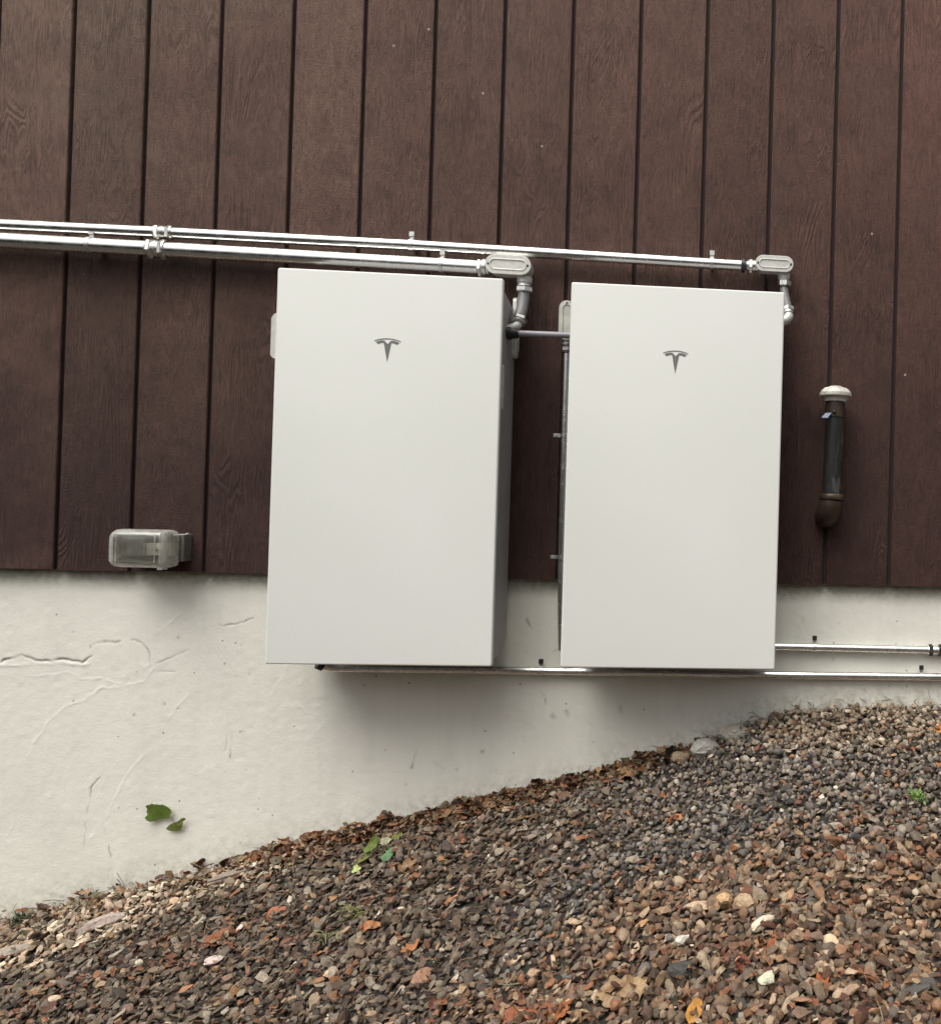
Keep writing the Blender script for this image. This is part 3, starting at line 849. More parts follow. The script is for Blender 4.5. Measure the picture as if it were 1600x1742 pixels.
# zones of the bank, in wall coordinates
def zone_noise(x, y, s, a=0.0):
    return (np.sin(x*s + 1.7*np.sin(y*s*.8 + a) + a) + np.sin(y*s*1.3 + 1.3*np.sin(x*s*.7 + 2*a)))*.5
def smooth(t): 
    t = np.clip(t, 0, 1); return t*t*(3-2*t)
PAL = {
 'slate': [(.15,.12,.09),(.185,.15,.115),(.108,.084,.065),(.23,.19,.145),(.075,.057,.044),(.155,.112,.08),(.125,.084,.058),(.19,.14,.095),(.10,.066,.046),(.135,.088,.06)],
 'grey':  [(.185,.152,.12),(.245,.205,.163),(.125,.104,.086),(.155,.131,.11),(.30,.255,.205),(.10,.086,.076),(.205,.155,.117),(.23,.185,.142),(.17,.155,.145)],
 'brown': [(.24,.16,.10),(.29,.195,.125),(.15,.098,.066),(.35,.25,.165),(.25,.14,.08),(.11,.075,.054),(.38,.28,.19),(.20,.145,.10),(.23,.135,.08),(.18,.14,.105),(.19,.105,.065),(.14,.09,.065),(.33,.25,.17)],
 'dry':   [(.29,.225,.16),(.35,.28,.205),(.22,.165,.12),(.26,.18,.12),(.19,.145,.105),(.38,.32,.24)],
 'shade': [(.07,.062,.056),(.095,.083,.075),(.055,.05,.047),(.12,.10,.088)],
 'pale':  [(.42,.35,.27),(.48,.41,.33),(.40,.29,.19),(.50,.44,.36)],
 'rust':  [(.23,.11,.058),(.18,.08,.045),(.27,.155,.085),(.13,.055,.034)],
}
def zone_colours(x, y):
    n = len(x)
    wb = .96*smooth((x - .72 + .25*zone_noise(x, y, 4, .5))/.35) * smooth((-y - .50 - .10*(1.6-x) + .12*zone_noise(x, y, 7, 1.0))/.22)   # brown, lower right
    wd = smooth((x - 1.25)/.25) * smooth((.30 + y + .06*zone_noise(x, y, 6, 2.))/.15)          # dry tan by the wall, right
    wl = smooth((.22 - x)/.3) * smooth((np.clip(.13 - .30*x, .07, .34) + y + .03*zone_noise(x, y, 9, 4.))/.07)                                          # pale broken stone by the wall, left
    wl2 = smooth((x+.1)/.2)*smooth((1.1 - x)/.25) * smooth((.10 + y)/.06)                       # brown edge in the middle
    wk = .75*np.exp(-((x - 1.22)/.28)**2 - ((y + .50 - .10*(x-1.2))/.045)**2)
    wg = smooth((x - .70 + .2*zone_noise(x, y, 5, 3.))/.4)
    cols = np.empty((n, 3)); shp = np.empty(n, int)
    u = rng.random((n, 6))
    for i in range(n):
        if u[i, 0] < .012: pal = 'pale'
        elif u[i, 0] < .014 + .022 + .06*wb[i]: pal = 'rust'
        elif u[i, 1] < wk[i]: pal = 'shade'
        elif u[i, 1] < wb[i]: pal = 'brown'
        elif u[i, 1] < wd[i]: pal = 'dry'
        elif u[i, 1] < max(wl[i]*.95, wl2[i]*.6): pal = 'dry'
        elif u[i, 2] < wg[i]: pal = 'grey'
        else: pal = 'slate'
        c = np.array(PAL[pal][int(u[i, 3]*len(PAL[pal]))])
        if pal == 'dry' and wl[i] > .3: c = c*1.4
        if pal == 'brown': c = c*.86
        cols[i] = np.clip(c*(0.50 + 1.05*u[i, 4]**1.4), 0, .8)
        fl = u[i, 5] > (.10 + .55*wg[i]*(1 - .75*wb[i]))
        shp[i] = int(u[i, 4]*10) % 10 + (0 if fl else 10)
    return cols, shp

def euler_mats(a, b, c):
    ca, sa, cb, sb, cc, sc = np.cos(a), np.sin(a), np.cos(b), np.sin(b), np.cos(c), np.sin(c)
    Rx = np.zeros((len(a), 3, 3)); Rx[:, 0, 0] = 1; Rx[:, 1, 1] = ca; Rx[:, 1, 2] = -sa; Rx[:, 2, 1] = sa; Rx[:, 2, 2] = ca
    Ry = np.zeros_like(Rx); Ry[:, 1, 1] = 1; Ry[:, 0, 0] = cb; Ry[:, 0, 2] = sb; Ry[:, 2, 0] = -sb; Ry[:, 2, 2] = cb
    Rz = np.zeros_like(Rx); Rz[:, 2, 2] = 1; Rz[:, 0, 0] = cc; Rz[:, 0, 1] = -sc; Rz[:, 1, 0] = sc; Rz[:, 1, 1] = cc
    return Rx, Ry, Rz

def scatter(x0, x1, y0, y1, step):
    gx = np.arange(x0, x1, step); gy = np.arange(y0, y1, step)
    a, b = np.meshgrid(gx, gy)
    a = a + (np.arange(len(gy)) % 2)[:, None]*step*.5
    a = (a + rng.normal(0, step*.30, a.shape)).ravel(); b = (b + rng.normal(0, step*.30, b.shape)).ravel()
    return a, b
Px, Py, Ps, Pl = [], [], [], []
for layer, (step, size, lift) in enumerate([(.0170, .0086, -.004), (.0205, .0085, .004), (.0235, .0090, .0105), (.040, .0108, .0145), (.034, .0036, .0095)]):
    a, b = scatter(-1.25, 2.5, -1.45, .016, step)
    Px.append(a); Py.append(b); Ps.append(size*np.exp(np.clip(rng.normal(0, .28, len(a)), -.7, .42))); Pl.append(np.full(len(a), lift))
Px, Py, Ps, Pl = map(np.concatenate, (Px, Py, Ps, Pl))
wbz = smooth((Px - .75)/.4)*smooth((-Py - .50)/.25)
Ps = Ps*(1 + .16*wbz - .10*smooth((Px-.6)/.4)*(1-wbz))
keep = Py + Ps*.55 < FY + .004
Px, Py, Ps, Pl = Px[keep], Py[keep], Ps[keep], Pl[keep]
cols, shp = zone_colours(Px, Py)
n = len(Px)
# slope-following orientation, chips dip with the slope on the left
eps = .01
Zg = ground_z(Px, Py)
sx = (ground_z(Px+eps, Py) - ground_z(Px-eps, Py))/(2*eps); sy = (ground_z(Px, Py+eps) - ground_z(Px, Py-eps))/(2*eps)
tilt = np.where(shp < 10, .46, .8)
Rx, Ry, Rz = euler_mats(rng.normal(0, 1, n)*tilt + np.arctan(np.clip(sy, -.6, .6)), rng.normal(0, 1, n)*tilt - np.arctan(np.clip(sx, -.6, .6)), rng.uniform(0, 2*np.pi, n))
RM = Ry @ Rx @ Rz
el = np.where(shp < 10, rng.uniform(1.05, 1.7, n), rng.uniform(.95, 1.3, n))
SC = np.stack([Ps*el, Ps*rng.uniform(.8, 1.05, n), Ps*rng.uniform(.85, 1.15, n)], -1)
Pz = Zg + Pl + Ps*.25 + rng.normal(0, .0042, n)
# heaped litter and stones bank up slightly at the wall
POS = np.stack([Px, Py, Pz], -1)
# which 290 stones show largest from the viewing side
C = np.array(cam.matrix_world.translation)
q = POS - C
depth = q @ np.array(fw); uu = (q @ np.array(rx))/depth*1526.81 + 1395; vv = (q @ np.array(dn))/depth*1526.81 + 871
inside = (uu > 5) & (uu < 1595) & (vv < 1735) & (Pl > .01)
big = np.where(inside, SC[:, 0]*SC[:, 1]/depth**2, 0)
top = np.argsort(-big)[:290]
single = np.zeros(n, bool); single[top] = True
VV, FF, CC, SM = [], [], [], []
k = 0
for i in range(len(shapes)):
    sel = np.where((shp == i) & ~single)[0]
    vs, fs = shapes[i]
    P = np.einsum('nij,nvj->nvi', RM[sel], vs[None]*SC[sel][:, None, :]) + POS[sel][:, None, :]
    VV.append(P.reshape(-1, 3))
    FF.append((fs[None] + (np.arange(len(sel))*len(vs))[:, None, None] + k).reshape(-1, 3))
    CC.append(np.repeat(cols[sel], len(vs), 0))
    SM.append(np.full(len(sel)*len(fs), i >= 15))
    k += len(sel)*len(vs)
VV, FF, CC = np.vstack(VV), np.vstack(FF), np.vstack(CC)
me = quads_mesh('gravel', VV, FF)
me.polygons.foreach_set('use_smooth', np.concatenate(SM))
def set_tint(me, cc):
    at = me.attributes.new('tint', 'FLOAT_COLOR', 'POINT')
    at.data.foreach_set('color', np.concatenate([cc, np.ones((len(cc), 1))], 1).astype(np.float32).ravel())
set_tint(me, CC)
me.materials.append(M['gravel'])
tag(link(bpy.data.objects.new('gravel', me)), 'gravel of grey and brown stone chips covering the bank', None, None, 'stuff')
print('gravel stones', n, 'tris', len(FF))

stone_meshes = []
for i, (vs, fs) in enumerate(shapes):
    m_ = quads_mesh('stone', vs, fs, i >= 15); m_.materials.append(M['stone']); stone_meshes.append(m_)
for i in top:
    o = bpy.data.objects.new('stone', stone_meshes[shp[i]])
    COL.objects.link(o); o.parent = ground
    o.matrix_world = Matrix.Translation(POS[i]) @ Matrix(RM[i].tolist()).to_4x4() @ Matrix.Diagonal((*SC[i], 1))
    o.color = (*cols[i], 1)

# ------------------------------------------------------------------ individual rocks and wood
def rock(name, label, cat, x, y, size, yaw, col, shape, tilt=(0, 0), group=None, lift=0.0, mat='stone'):
    vs, fs = stone_shape(900 + int(1000*abs(x*7+y)) % 5000, shape[0], shape[1], shape[2])
    me = quads_mesh(name, vs*np.array(size), fs)
    # soften: one level of subdivision with relaxed corners
    bm = bmesh.new(); bm.from_mesh(me)
    bmesh.ops.subdivide_edges(bm, edges=bm.edges[:], cuts=1, use_grid_fill=True, smooth=.25)
    rr = random.Random(int(abs(x)*997)+5)
    for v in bm.verts:
        v.co += Vector((rr.gauss(0, 1), rr.gauss(0, 1), rr.gauss(0, 1)))*min(size)*.05
    bm.to_mesh(me); bm.free()
    me.materials.append(M[mat])
    o = link(bpy.data.objects.new(name, me))
    z = float(ground_z(x, y))
    o.location = (x, y, z + size[2]*shape[0]*.55 + .012 + lift)
    o.rotation_euler = (R_(tilt[0]) + .24, R_(tilt[1]), R_(yaw))
    o.color = (*col, 1)
    return tag(o, label, cat, group)
rock('stone_slab', 'long pinkish grey flat stone by the foot of the cream wall, lower left', 'stone', -.437, -.150, (.075, .024, .022), 5, (.36, .29, .25), (.6, 26, .15), (0, -18))
rock('stone_slab', 'brownish pink flat stone at the left edge of the photo below the cream wall', 'stone', -.66, -.19, (.085, .028, .02), 4, (.30, .25, .20), (.6, 26, .15), (0, -14))
rock('wood_piece', 'weathered grey piece of wood lying along the foot of the wall', 'wood', -.160, -.055, (.090, .016, .016), 8, (.27, .22, .17), (.7, 22, .2), (0, -15))
rock('rock', 'pale grey rock half buried against the wall below the right battery', 'rock', 1.205, -.045, (.050, .030, .034), 10, (.42, .40, .36), (.9, 30, .12), (0, 0), None, -.012)
rock('rock', 'low grey boulder top showing between the pale rock and the tan gravel by the wall', 'rock', 1.295, -.030, (.060, .030, .034), -6, (.36, .33, .28), (.9, 30, .14), (0, 0), None, -.016)
rock('rock', 'small tan rock by the wall left of the pale grey rock', 'rock', 1.135, -.040, (.032, .024, .024), 20, (.36, .27, .18), (.9, 30, .14), (0, 0), None, -.008)
rock('pebble', 'orange tan pebble, left of a pair of large warm pebbles on the lower right', 'stone', 1.282, -.80, (.022, .018, .022), 30, (.50, .33, .18), (.8, 30, .1))
rock('pebble', 'light tan pebble, right of a pair of large warm pebbles on the lower right', 'stone', 1.327, -.829, (.026, .020, .024), -10, (.44, .31, .20), (.8, 30, .1))
rock('pebble', 'long cream pebble lying under the pair of warm pebbles', 'stone', 1.366, -.905, (.032, .013, .015), 35, (.66, .55, .42), (.8, 30, .08), (0, -15))
rock('stone', 'flat peach coloured stone left of the warm pebble pair', 'stone', 1.229, -.775, (.040, .016, .014), 5, (.50, .36, .25), (.6, 26, .12))
rock('stone', 'chalk white stone above the large tan leaf clump', 'stone', 1.196, -.856, (.018, .014, .014), 20, (.56, .53, .46), (.7, 26, .15))
rock('stone', 'big charcoal stone just right of the large tan leaf', 'stone', 1.200, -.937, (.034, .020, .018), 0, (.066, .062, .056), (.8, 28, .14))
rock('bark_piece', 'long dark grey flat piece slanting near the lower right corner', 'wood', 1.66, -1.120, (.060, .017, .012), 24, (.085, .078, .070), (.7, 24, .15), (0, -14))
rock('stone', 'pinkish white stone on the dark chips at lower left', 'stone', .014, -.436, (.024, .017, .016), 25, (.60, .48, .44), (.7, 24, .18))
rock('stone', 'smooth pale peach disc stone among dark chips at lower middle', 'stone', .364, -.605, (.016, .014, .012), 0, (.58, .37, .25), (.5, 30, .06))
rock('lichen_piece', 'pale yellow green lichen lump near the bottom edge at right', 'lichen', 1.371, -1.063, (.020, .017, .016), 0, (.56, .54, .40), (.9, 34, .5), (0, 0), None, .008)
rock('stone', 'cream chip at the far lower left beside reddish leaf bits', 'stone', -.36, -.43, (.017, .013, .014), 15, (.62, .48, .34), (.7, 24, .18))

# ------------------------------------------------------------------ leaves
def leaf_outline(kind, n, r):
    ph = [r.uniform(0, 6.28) for _ in range(12)]
    am = [r.uniform(.3, 1) for _ in range(12)]
    pts = []
    for k in range(n):
        a = 2*math.pi*k/n
        rough = sum(am[h]*math.cos((h+2)*a + ph[h])/(h+2) for h in range(10))
        x, y = math.cos(a), math.sin(a)
        if kind == 'maple':
            e = 1/math.hypot(x/.92, y/.80)
            s_ = e*(.86 + .13*math.cos(5*a + .3*math.sin(2*a+ph[0])) + .20*rough)
        elif kind == 'oak':
            e = 1/math.hypot(x/1.0, y/.58)
            s_ = e*(.90 + .10*math.cos(9*a+ph[1]) + .22*rough)
        elif kind == 'narrow':
            s_ = (1 + .14*rough)/math.hypot(x/1.0, y/.25)
        else:
            s_ = (1 + .12*rough)/math.hypot(x/1.0, y/.58)
        s_ *= r.uniform(.92, 1.05)
        pts.append((s_*x, s_*y))
    return pts
def leaf_geo(kind, size, seed, curl=.25, n=28, outline=None, thick=.0004):
    r = random.Random(seed)
    pts = outline or leaf_outline(kind, n, r)
    n = len(pts)
    p1, p2, p3 = r.uniform(0, 6), r.uniform(0, 6), r.uniform(-.25, .25)
    def zf(x, y):
        return size*(curl*(y*y*1.5 + .7*x*x*r_s) + .13*math.sin(3.4*x+p1) + .12*math.sin(4.5*y+p2) + .06*math.sin(9*x+p2)*math.sin(8*y+p1) + p3*x*y - .10*math.exp(-(y/.06)**2)*curl)
    r_s = r.choice((-1, 1))
    V = []
    for s in (.0, .38, .72, 1.0):
        for x, y in (pts if s else [(0, 0)]):
            V.append((x*s*size, y*s*size, zf(x*s, y*s) + (r.gauss(0, .012)*size if s == 1 else 0)))
    F = [(0, 1+k, 1+(k+1) % n) for k in range(n)]
    for ring in range(2):
        a = 1 + ring*n; b = a + n
        F += [(a+k, b+k, b+(k+1) % n, a+(k+1) % n) for k in range(n)]
    return V, F
def leaf(label, x, y, size, kind, col, yaw, tilt=(14, 0), curl=.28, group='single fallen leaves on the gravel', lift=.020, cat='leaf', name='fallen_leaf', stem=True, seed=None):
    seed = seed if seed is not None else int(abs(x*1313 + y*777)) + 3
    V, F = leaf_geo(kind, size, seed, curl)
    me = bpy.data.meshes.new(name); me.from_pydata(V, [], F)
    me.polygons.foreach_set('use_smooth', [True]*len(F)); me.materials.append(M['leaf'])
    o = link(bpy.data.objects.new(name, me))
    o.location = (x, y, float(ground_z(x, min(y, 0))) + lift)
    o.rotation_euler = (Matrix.Rotation(R_(tilt[0]), 3, 'X') @ Matrix.Rotation(R_(tilt[1]), 3, 'Y') @ Matrix.Rotation(R_(yaw), 3, 'Z')).to_euler()
    o.location.z -= .005
    col = tuple(c*.8 for c in col)
    o.color = (*col, 1)
    tag(o, label, cat, group)
    if stem:
        b = MB(); b.tube([(-size*.55, 0, 0), (-size*.95, size*.05, .002), (-size*1.35, size*.16, .004)], [size*.03, size*.026, size*.02], 6)
        s = b.build('leaf_stalk', M['leaf'], o); s.color = (col[0]*.8, col[1]*.75, col[2]*.7, 1)
    return o
leaf('large curled tan maple leaf below the green weed at the middle', .416, -.26, .034, 'maple', (.34, .185, .085), 40, (25, 8), .5)
leaf('small peach orange leaf high on the dark chips at the middle', .572, -.252, .020, 'oak', (.58, .30, .16), 100, (30, 0), .4)
leaf('narrow bright orange leaf right of the green sprig', .585, -.452, .026, 'narrow', (.55, .20, .085), 25, (25, -12), .3)
leaf('orange leaf lying flat just under the green sprig', .405, -.484, .028, 'oval', (.48, .195, .075), 22, (22, -15), .35)
leaf('slim orange brown leaf left of centre on dark chips', .316, -.517, .030, 'narrow', (.42, .20, .09), 18, (18, -10), .3)
leaf('twisted orange leaf halfway between the sprig and the bottom edge', .544, -.598, .026, 'oak', (.46, .20, .085), 30, (28, -10), .6)
leaf('coral red leaf by the foot of the wall at left of centre', .078, -.271, .026, 'oval', (.42, .145, .065), 20, (22, -14), .3)
leaf('long rust red leaf among dark chips at lower left', -.037, -.333, .038, 'oak', (.28, .095, .04), 60, (22, -14), .3)
leaf('very dark red leaf, the leftmost big one on the bank', -.247, -.35, .034, 'maple', (.060, .018, .012), 10, (25, -8), .2)
leaf('very dark brown leaf right of the dark red one', -.120, -.348, .034, 'maple', (.055, .028, .018), 70, (25, -8), .2)
leaf('broad brown leaf near the bottom edge at left', .133, -.593, .034, 'oval', (.27, .145, .06), 20, (20, -10), .3)
leaf('yellow leaf near the pale stones at left', -.167, -.283, .017, 'oval', (.58, .46, .17), 20, (30, -20), .3)
leaf('long yellow brown frond lying below the left battery near the wall', .709, -.141, .050, 'narrow', (.33, .20, .075), 17, (24, -14), .25)
leaf('vivid orange leaf at the right edge by the wall', 1.902, -.176, .020, 'maple', (.72, .24, .04), 0, (40, 0), .3)
leaf('small vivid orange leaf on grey gravel below the right battery', 1.143, -.326, .021, 'oak', (.60, .22, .07), 30, (30, 0), .4)
leaf('huge crumpled tan leaf near the bottom edge, right of centre', 1.060, -.905, .050, 'maple', (.40, .27, .15), 190, (26, -6), .38, lift=.020)
leaf('tan leaf tucked beside the huge crumpled leaf', 1.105, -.925, .036, 'maple', (.43, .285, .155), 60, (32, 8), .32, lift=.024)
leaf('bright amber leaf at the bottom edge right of the huge leaf', 1.232, -1.045, .026, 'oval', (.62, .30, .07), 70, (30, 0), .4)
leaf('rust red leaf clump at the bottom edge near the middle', .865, -.885, .042, 'oak', (.32, .095, .035), 10, (22, 0), .3)
leaf('second rust leaf overlapping the clump at the bottom edge', .945, -.905, .044, 'oak', (.34, .12, .04), 60, (20, -6), .3)
leaf('dark red brown leaf near the bottom, left of the rust clump', .669, -.785, .030, 'oval', (.18, .065, .04), 80, (25, 0), .3)
leaf('round pinkish brown leaf near the bottom, left of centre', .599, -.699, .027, 'oval', (.36, .19, .12), 60, (25, 0), .25)
leaf('flat mauve brown leaf left of the huge tan leaf', .95, -.865, .034, 'oval', (.24, .145, .10), 30, (25, 0), .2)
leaf('small crimson leaf below the long cream pebble', 1.324, -.99, .024, 'oval', (.24, .06, .035), 100, (30, 0), .3)
leaf('small orange red leaf right of the crimson one', 1.392, -.972, .022, 'oval', (.40, .13, .055), 20, (30, 0), .3)
leaf('terracotta leaf at the lower right by the lichen lump', 1.475, -1.09, .022, 'oval', (.42, .13, .045), 60, (25, 0), .3)
leaf('pointed brown leaf standing against the wall under the gap between batteries', .777, -.012, .036, 'maple', (.105, .050, .033), 80, (70, 8), .3, lift=.030)
leaf('low brown leaf leaning beside the pointed one', .735, -.016, .028, 'maple', (.13, .065, .04), 120, (60, -8), .4, lift=.022)
leaf('large tan leaf against the wall below the right battery', .965, -.040, .040, 'oak', (.40, .255, .13), 15, (45, -12), .3, lift=.026)
leaf('black curled leaf spike by the wall left of the pale rock', 1.104, -.028, .030, 'maple', (.030, .026, .018), 70, (70, 0), .4, lift=.034)
leaf('dark lacy leaf on the wall line above the green weed', .200, -.020, .036, 'maple', (.060, .038, .028), 10, (55, 0), .6, lift=.020)
leaf('rust brown leaf on the wall line left of the weed', -.030, -.016, .034, 'oak', (.20, .085, .045), 30, (55, -10), .5, lift=.020)
leaf('dark pointed leaf tip on the wall line under the crack marks', -.275, -.010, .026, 'narrow', (.055, .032, .02), 40, (60, -10), .4, lift=.030)
leaf('olive leaf on the wall line at left', -.555, -.010, .030, 'oval', (.13, .12, .045), 15, (50, -10), .4, lift=.022)
leaf('rust leaf leaning on the wall right of the green weed', .40, -.014, .040, 'oak', (.25, .115, .055), 15, (50, -8), .4, lift=.020)

# two green leaves stuck to the wall on a thread of stalk
def wall_leaf(label, cx, cz, pts, s, col, seed):
    out = [((a)*s, (c)*s) for a, c in pts]
    V, F = leaf_geo('x', 1.0, seed, .0, outline=out)
    r = random.Random(seed)
    V = [(x, -.0040 - abs(z)*.02 - 0.0028*(1 + math.sin(75*x + 1)*math.sin(60*y + .5)) - 3.0*(x*x + .6*y*y), y) for x, y, z in V]
    me = bpy.data.meshes.new('green_leaf'); me.from_pydata(V, [], F)
    me.polygons.foreach_set('use_smooth', [True]*len(F)); me.materials.append(M['leaf'])
    o = link(bpy.data.objects.new('green_leaf', me)); o.location = (cx, FY - .002, cz); o.color = (*col, 1)
    return tag(o, label, 'leaf', 'green leaves on the cream wall')
px = 1.0/(16*535)
la = [(-320,150),(-290,185),(-225,195),(-165,225),(-110,205),(-30,212),(40,195),(100,210),(170,175),(240,130),(300,70),(322,30),(315,-20),(285,-70),(265,-140),(200,-145),(90,-160),(0,-180),(-90,-215),(-190,-225),(-260,-190),(-310,-120),(-265,-70),(-258,-30),(-290,10),(-275,90),(-300,125)]
wl1 = wall_leaf('larger ragged green leaf stuck on the cream wall at left', -.400, -.482, la[::-1], px, (.095, .145, .022), 5)
lb = [(-240,-75),(-235,-50),(-180,20),(-90,75),(0,105),(60,140),(110,190),(170,215),(235,200),(228,165),(160,130),(165,80),(150,0),(120,-70),(90,-115),(20,-135),(-60,-138),(-150,-120),(-190,-110)]
wl2 = wall_leaf('smaller pointed green leaf stuck on the cream wall at left', -.350, -.523, lb, px, (.125, .15, .035), 8)
b = MB(); b.tube([(-.3665, FY-.004, -.502), (-.362, FY-.006, -.509), (-.357, FY-.004, -.514)], .0008, 6); st = b.build('leaf_stalk', M['leaf'], wl1, wl1.location); st.color = (.35, .33, .30, 1)

# ------------------------------------------------------------------ leaf litter: fragments, needles, twigs
def litter():
    VV, FF, CC = [], [], []; k = 0
    colsl = [(.17,.085,.045),(.11,.056,.034),(.25,.13,.065),(.30,.19,.105),(.08,.045,.03),(.20,.14,.08),(.26,.105,.045),(.14,.11,.06),(.32,.21,.125),(.18,.07,.036)]
    r = random.Random(3)
    spots = []
    for _ in range(3200):                      # along the wall
        x = r.uniform(-.95, 1.2); y = FY - .004 - abs(r.gauss(0, .042))
        dens = .12 + .88*smooth((x+.25)/.3)*smooth((1.22-x)/.15)
        if r.random() > dens: continue
        spots.append((x, y, r.choice((r.uniform(.006, .013), r.uniform(.010, .022))), (r.uniform(0, .022) if y < -.01 else r.uniform(.0, .024) + .020*max(0, math.sin(x*17)*math.sin(x*41+1))), r.uniform(.2, 1.0)))
    for _ in range(2200):                      # through the gravel
        x = r.uniform(-1.1, 2.3); y = -abs(r.uniform(.03, 1.4)); spots.append((x, y, r.uniform(.006, .015), r.uniform(.012, .024), r.uniform(0, .4)))
    for _ in range(110):
        x = r.choice((r.gauss(.80, .16), r.gauss(.25, .22), r.gauss(-.05, .12), r.uniform(-.35, 1.15)))
        spots.append((x, FY - .004 - abs(r.gauss(0, .014)), r.uniform(.013, .028), r.uniform(.004, .026), 1.1))
    rusty = [(.23,.10,.048),(.18,.072,.036),(.30,.16,.08),(.14,.06,.038),(.30,.21,.125),(.11,.052,.033)]
    n_plain = len(spots)
    for cx_, cy_, sp_, nn_ in ((.90, -.87, .09, 70), (1.30, -.98, .07, 34), (1.72, -.78, .10, 46), (1.62, -.62, .12, 40), (1.30, -.60, .16, 50), (.72, -.80, .08, 40), (-.15, -.40, .10, 46), (-.40, -.42, .07, 30), (.05, -.36, .10, 40), (1.55, -1.12, .10, 34), (.35, -.70, .10, 30), (1.00, -.30, .12, 26), (.45, -.42, .14, 30)):
        for _ in range(nn_):
            spots.append((r.gauss(cx_, sp_), min(-.02, r.gauss(cy_, sp_*.6)), r.uniform(.007, .016), r.uniform(.013, .022), r.uniform(0, .3)))
    for qi, (x, y, s, lift, steep) in enumerate(spots):
        n = 9
        V, F = [], []
        el = r.uniform(.35, .8); cu = r.uniform(-.6, .6)
        Rm = Euler((r.gauss(.2, .3) + steep*r.uniform(-.3, 1.1), r.gauss(0, .4), r.uniform(0, 6.28))).to_matrix()
        base = Vector((x, y, float(ground_z(x, min(y, 0))) + .010 + lift))
        c = np.array(r.choice(colsl if qi < n_plain else rusty))*r.uniform(.7, 1.25)
        V.append(base)
        for j in range(n):
            a = 6.283*j/n; q = r.uniform(.5, 1.2)
            p = Vector((math.cos(a)*q*s, math.sin(a)*q*s*el, cu*s*(math.cos(a)**2)*.6 + r.gauss(0, .08)*s))
            w = base + Rm @ p
            w.y = min(w.y, FY - .003)
            V.append(w)
        F = [(0, 1+j, 1+(j+1) % n) for j in range(n)]
        VV += [tuple(v) for v in V]; FF += [tuple(i+k for i in f) for f in F]; CC += [c]*(n+1); k += n+1
    # needles and twigs
    for _ in range(900):
        near = r.random() < .45
        x = r.uniform(-.95, 2.1); y = FY - .006 - (abs(r.gauss(0, .05)) if near else r.uniform(0, 1.4))
        L = r.uniform(.015, .06); a = r.uniform(0, 6.28); e = r.gauss(.05, .25) + (.25 if near and r.random() < .25 else 0); w = r.uniform(.0005, .0013)
        d = Vector((math.cos(a)*math.cos(e), math.sin(a)*math.cos(e), math.sin(e) + .25*math.sin(a) + .3*math.cos(a)*.6)).normalized()
        z = float(ground_z(x, min(y, 0))) + r.uniform(.014, .026)
        p0 = Vector((x, y, z)); p2 = p0 + d*L; pm = (p0+p2)/2 + Vector((r.gauss(0, .003), r.gauss(0, .003), r.gauss(.001, .003)))
        for p in (p0, pm, p2): p.y = min(p.y, FY - .003)
        s1 = d.cross(Vector((0, 0, 1))).normalized()*w; s2 = d.cross(s1).normalized()*w
        vs = []
        for p in (p0, pm, p2):
            vs += [p + s1, p - s1*.5 + s2*.86, p - s1*.5 - s2*.86]
        fs = []
        for i in (0, 3):
            for j in range(3):
                jj = (j+1) % 3; fs += [(i+j, i+jj, i+3+jj), (i+j, i+3+jj, i+3+j)]
        c = np.array(r.choice([(.30,.20,.12),(.20,.13,.08),(.38,.28,.18),(.12,.08,.055),(.16,.15,.08)]))
        VV += [tuple(v) for v in vs]; FF += [tuple(i+k for i in f) for f in fs]; CC += [c]*9; k += 9
    me = quads_mesh('leaf_litter', np.array(VV), np.array(FF))
    set_tint(me, np.array(CC)); me.materials.append(M['litter'])
    return tag(link(bpy.data.objects.new('leaf_litter', me)), 'brown leaf litter and twigs along the wall foot and through the gravel', None, None, 'stuff')
litter()

# ------------------------------------------------------------------ weeds
def weed(name, label, x, y, leaves, cols, seed, group='small weeds growing in the gravel'):
    r = random.Random(seed)
    z = float(ground_z(x, y)) + .008
    t = thing(name, label, 'plant', (x, y, z), group)
    for i, (dx, dz, dy, size, kind, yaw, pitch) in enumerate(leaves):
        tip = Vector((dx, dy, dz))
        b = MB(); b.tube([(0, 0, 0), tip*.5 + Vector((0, 0, .01)), tip], [.0013, .0011, .0008], 6)
        s = b.build('stem', M['leaf'], t); s.color = (.33, .36, .14, 1)
        V, F = leaf_geo(kind, size, seed*31+i, .3)
        me = bpy.data.meshes.new('leaf'); me.from_pydata(V, [], F); me.polygons.foreach_set('use_smooth', [True]*len(F)); me.materials.append(M['leaf'])
        o = link(bpy.data.objects.new('leaf', me)); o.parent = t; o.location = tip
        o.rotation_euler = (Matrix.Rotation(R_(pitch), 3, 'X') @ Matrix.Rotation(R_(r.uniform(-15, 15)), 3, 'Y') @ Matrix.Rotation(R_(yaw), 3, 'Z')).to_euler(); o.color = (*cols[i % len(cols)], 1)
    return t
weed('green_weed', 'green weed with drooping leaves at the wall foot below the left battery', .300, -.135, [
    (-.022, .032, -.020, .026, 'oval', 65, 55), (-.034, .006, -.035, .022, 'oval', 60, 50), (-.050, -.022, -.045, .020, 'oval', 55, 45),
    (.030, .012, -.040, .021, 'oval', 60, 50), (.040, .050, -.005, .016, 'oval', 20, 50), (.010, .040, -.012, .020, 'oak', 10, 60)],
    [(.11, .15, .025), (.13, .17, .035), (.50, .56, .20), (.10, .21, .095), (.14, .15, .03), (.33, .32, .21)], 4)
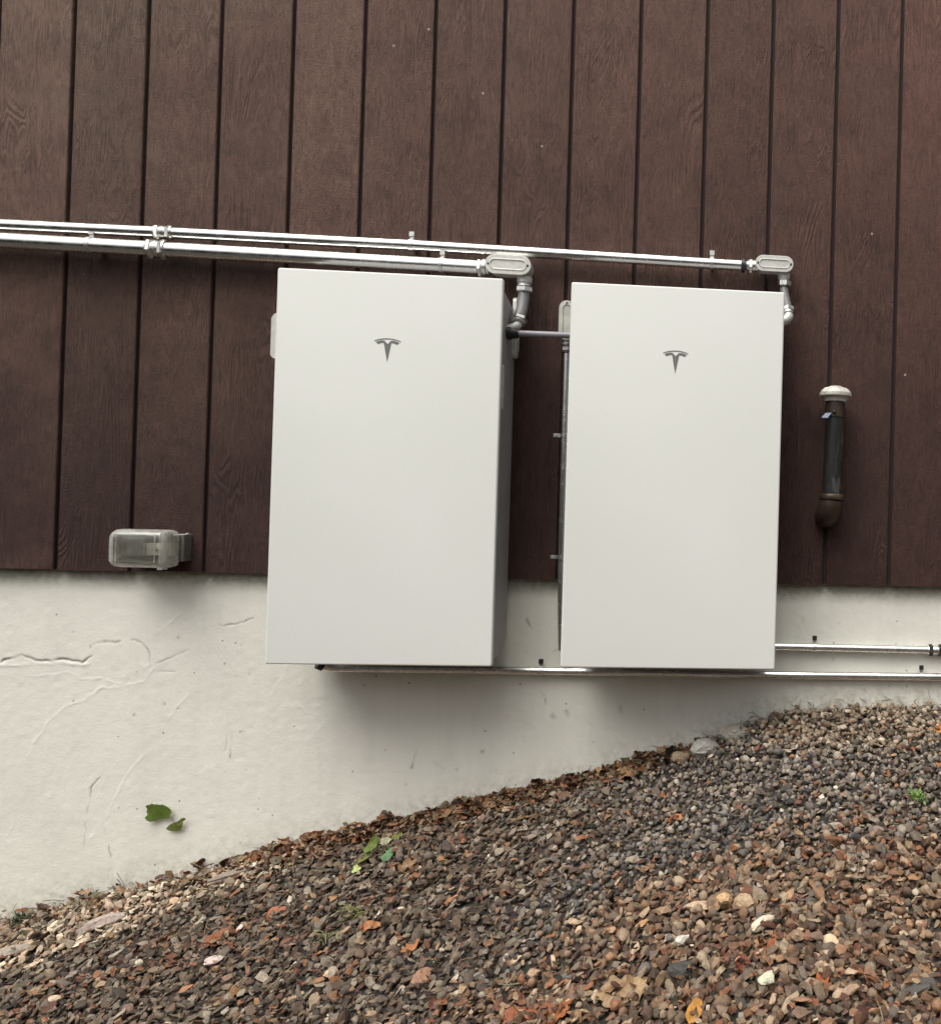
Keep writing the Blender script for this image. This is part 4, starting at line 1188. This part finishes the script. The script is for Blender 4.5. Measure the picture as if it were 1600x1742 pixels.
def tuft(name, label, x, y, nb, hgt, spread, cols, seed):
    r = random.Random(seed)
    z = float(ground_z(x, y)) + .010
    t = thing(name, label, 'plant', (x, y, z), 'small weeds growing in the gravel')
    for c in range(2):
        b = MB()
        for i in range(nb):
            a = r.uniform(0, 6.28); L = hgt*r.uniform(.5, 1.1); o = Vector((r.gauss(0, spread*.35), r.gauss(0, spread*.35), 0))
            out = Vector((math.cos(a), math.sin(a), 0))*spread*r.uniform(.4, 1.2)
            p = [o, o + out*.35 + Vector((0, 0, L*.6)), o + out + Vector((0, 0, L*r.uniform(.6, 1.0)))]
            b.tube(p, [.0014, .0017, .0004], 5)
            if r.random() < .7:
                q = p[1].lerp(p[2], r.random()); u = Vector((r.gauss(0, 1), r.gauss(0, 1), r.gauss(0, .6))).normalized(); w = u.cross(Vector((0, 0, 1))).normalized()
                s = r.uniform(.005, .009)
                b.add([q, q + u*s + w*s*.45, q + u*s*2, q + u*s - w*s*.45], [(0, 1, 2), (0, 2, 3)])
        s = b.build('foliage', M['leaf'], t); s.color = (*cols[c], 1)
    return t
tuft('weed_tuft', 'small bright green weed in the grey gravel at right', 1.768, -.51, 22, .028, .024, [(.14, .25, .055), (.20, .30, .09)], 9)
tuft('weed_tuft', 'wispy olive sprig in the dark chips below the green weed', .337, -.403, 16, .030, .040, [(.20, .20, .085), (.26, .24, .12)], 10)
tuft('weed_tuft', 'second wispy olive sprig lower on the dark chips', .300, -.470, 10, .022, .034, [(.16, .17, .07), (.24, .23, .11)], 12)
tuft('weed_tuft', 'grey green moss sprig at the left edge against the cream wall', -.735, -.035, 14, .050, .030, [(.085, .10, .055), (.15, .155, .10)], 13)

# ------------------------------------------------------------------ unseen trees added behind the viewer to block low sky and darken reflections
def added_woods():
    r = np.random.default_rng(5)
    nb = 420
    ang = r.uniform(R_(-200), R_(20), nb); rad = r.uniform(10.5, 16, nb)
    cx = 1 + rad*np.cos(ang); cy = -2.5 + rad*np.sin(ang)
    ok = cy < -5.0
    cx, cy = cx[ok], cy[ok]; nb = len(cx)
    gz = ground_z(cx, cy)
    cz = gz + r.uniform(.2, 4.4, nb); rr = r.uniform(1.0, 2.0, nb)
    per = 55
    N = nb*per
    d = r.normal(size=(N, 3)); d /= np.linalg.norm(d, axis=1)[:, None]
    P = np.repeat(np.stack([cx, cy, cz], -1), per, 0) + d*np.repeat(rr, per)[:, None]*r.uniform(.7, 1.05, N)[:, None]
    P[:, 2] = np.maximum(P[:, 2], -2.0)
    s = r.uniform(.18, .42, N)
    a = r.normal(size=(N, 3)); a /= np.linalg.norm(a, axis=1)[:, None]
    b = np.cross(a, d); b /= np.linalg.norm(b, axis=1)[:, None] + 1e-9
    V = np.stack([P + a*s[:, None], P + b*s[:, None]*.7, P - a*s[:, None], P - b*s[:, None]*.7], 1).reshape(-1, 3)
    F = np.arange(N*4).reshape(-1, 4)
    me = quads_mesh('added_woods', V, F)
    base = np.array([(.045, .060, .022), (.060, .070, .028), (.075, .062, .028), (.035, .045, .02)])
    set_tint(me, np.repeat(base[r.integers(0, 4, N)], 4, 0))
    me.materials.append(M['added_woods'])
    return tag(link(bpy.data.objects.new('added_woods', me)), 'unseen dark trees added facing the wall to block low sky', None, None, 'stuff')
added_woods()
print('objects', len(bpy.data.objects))
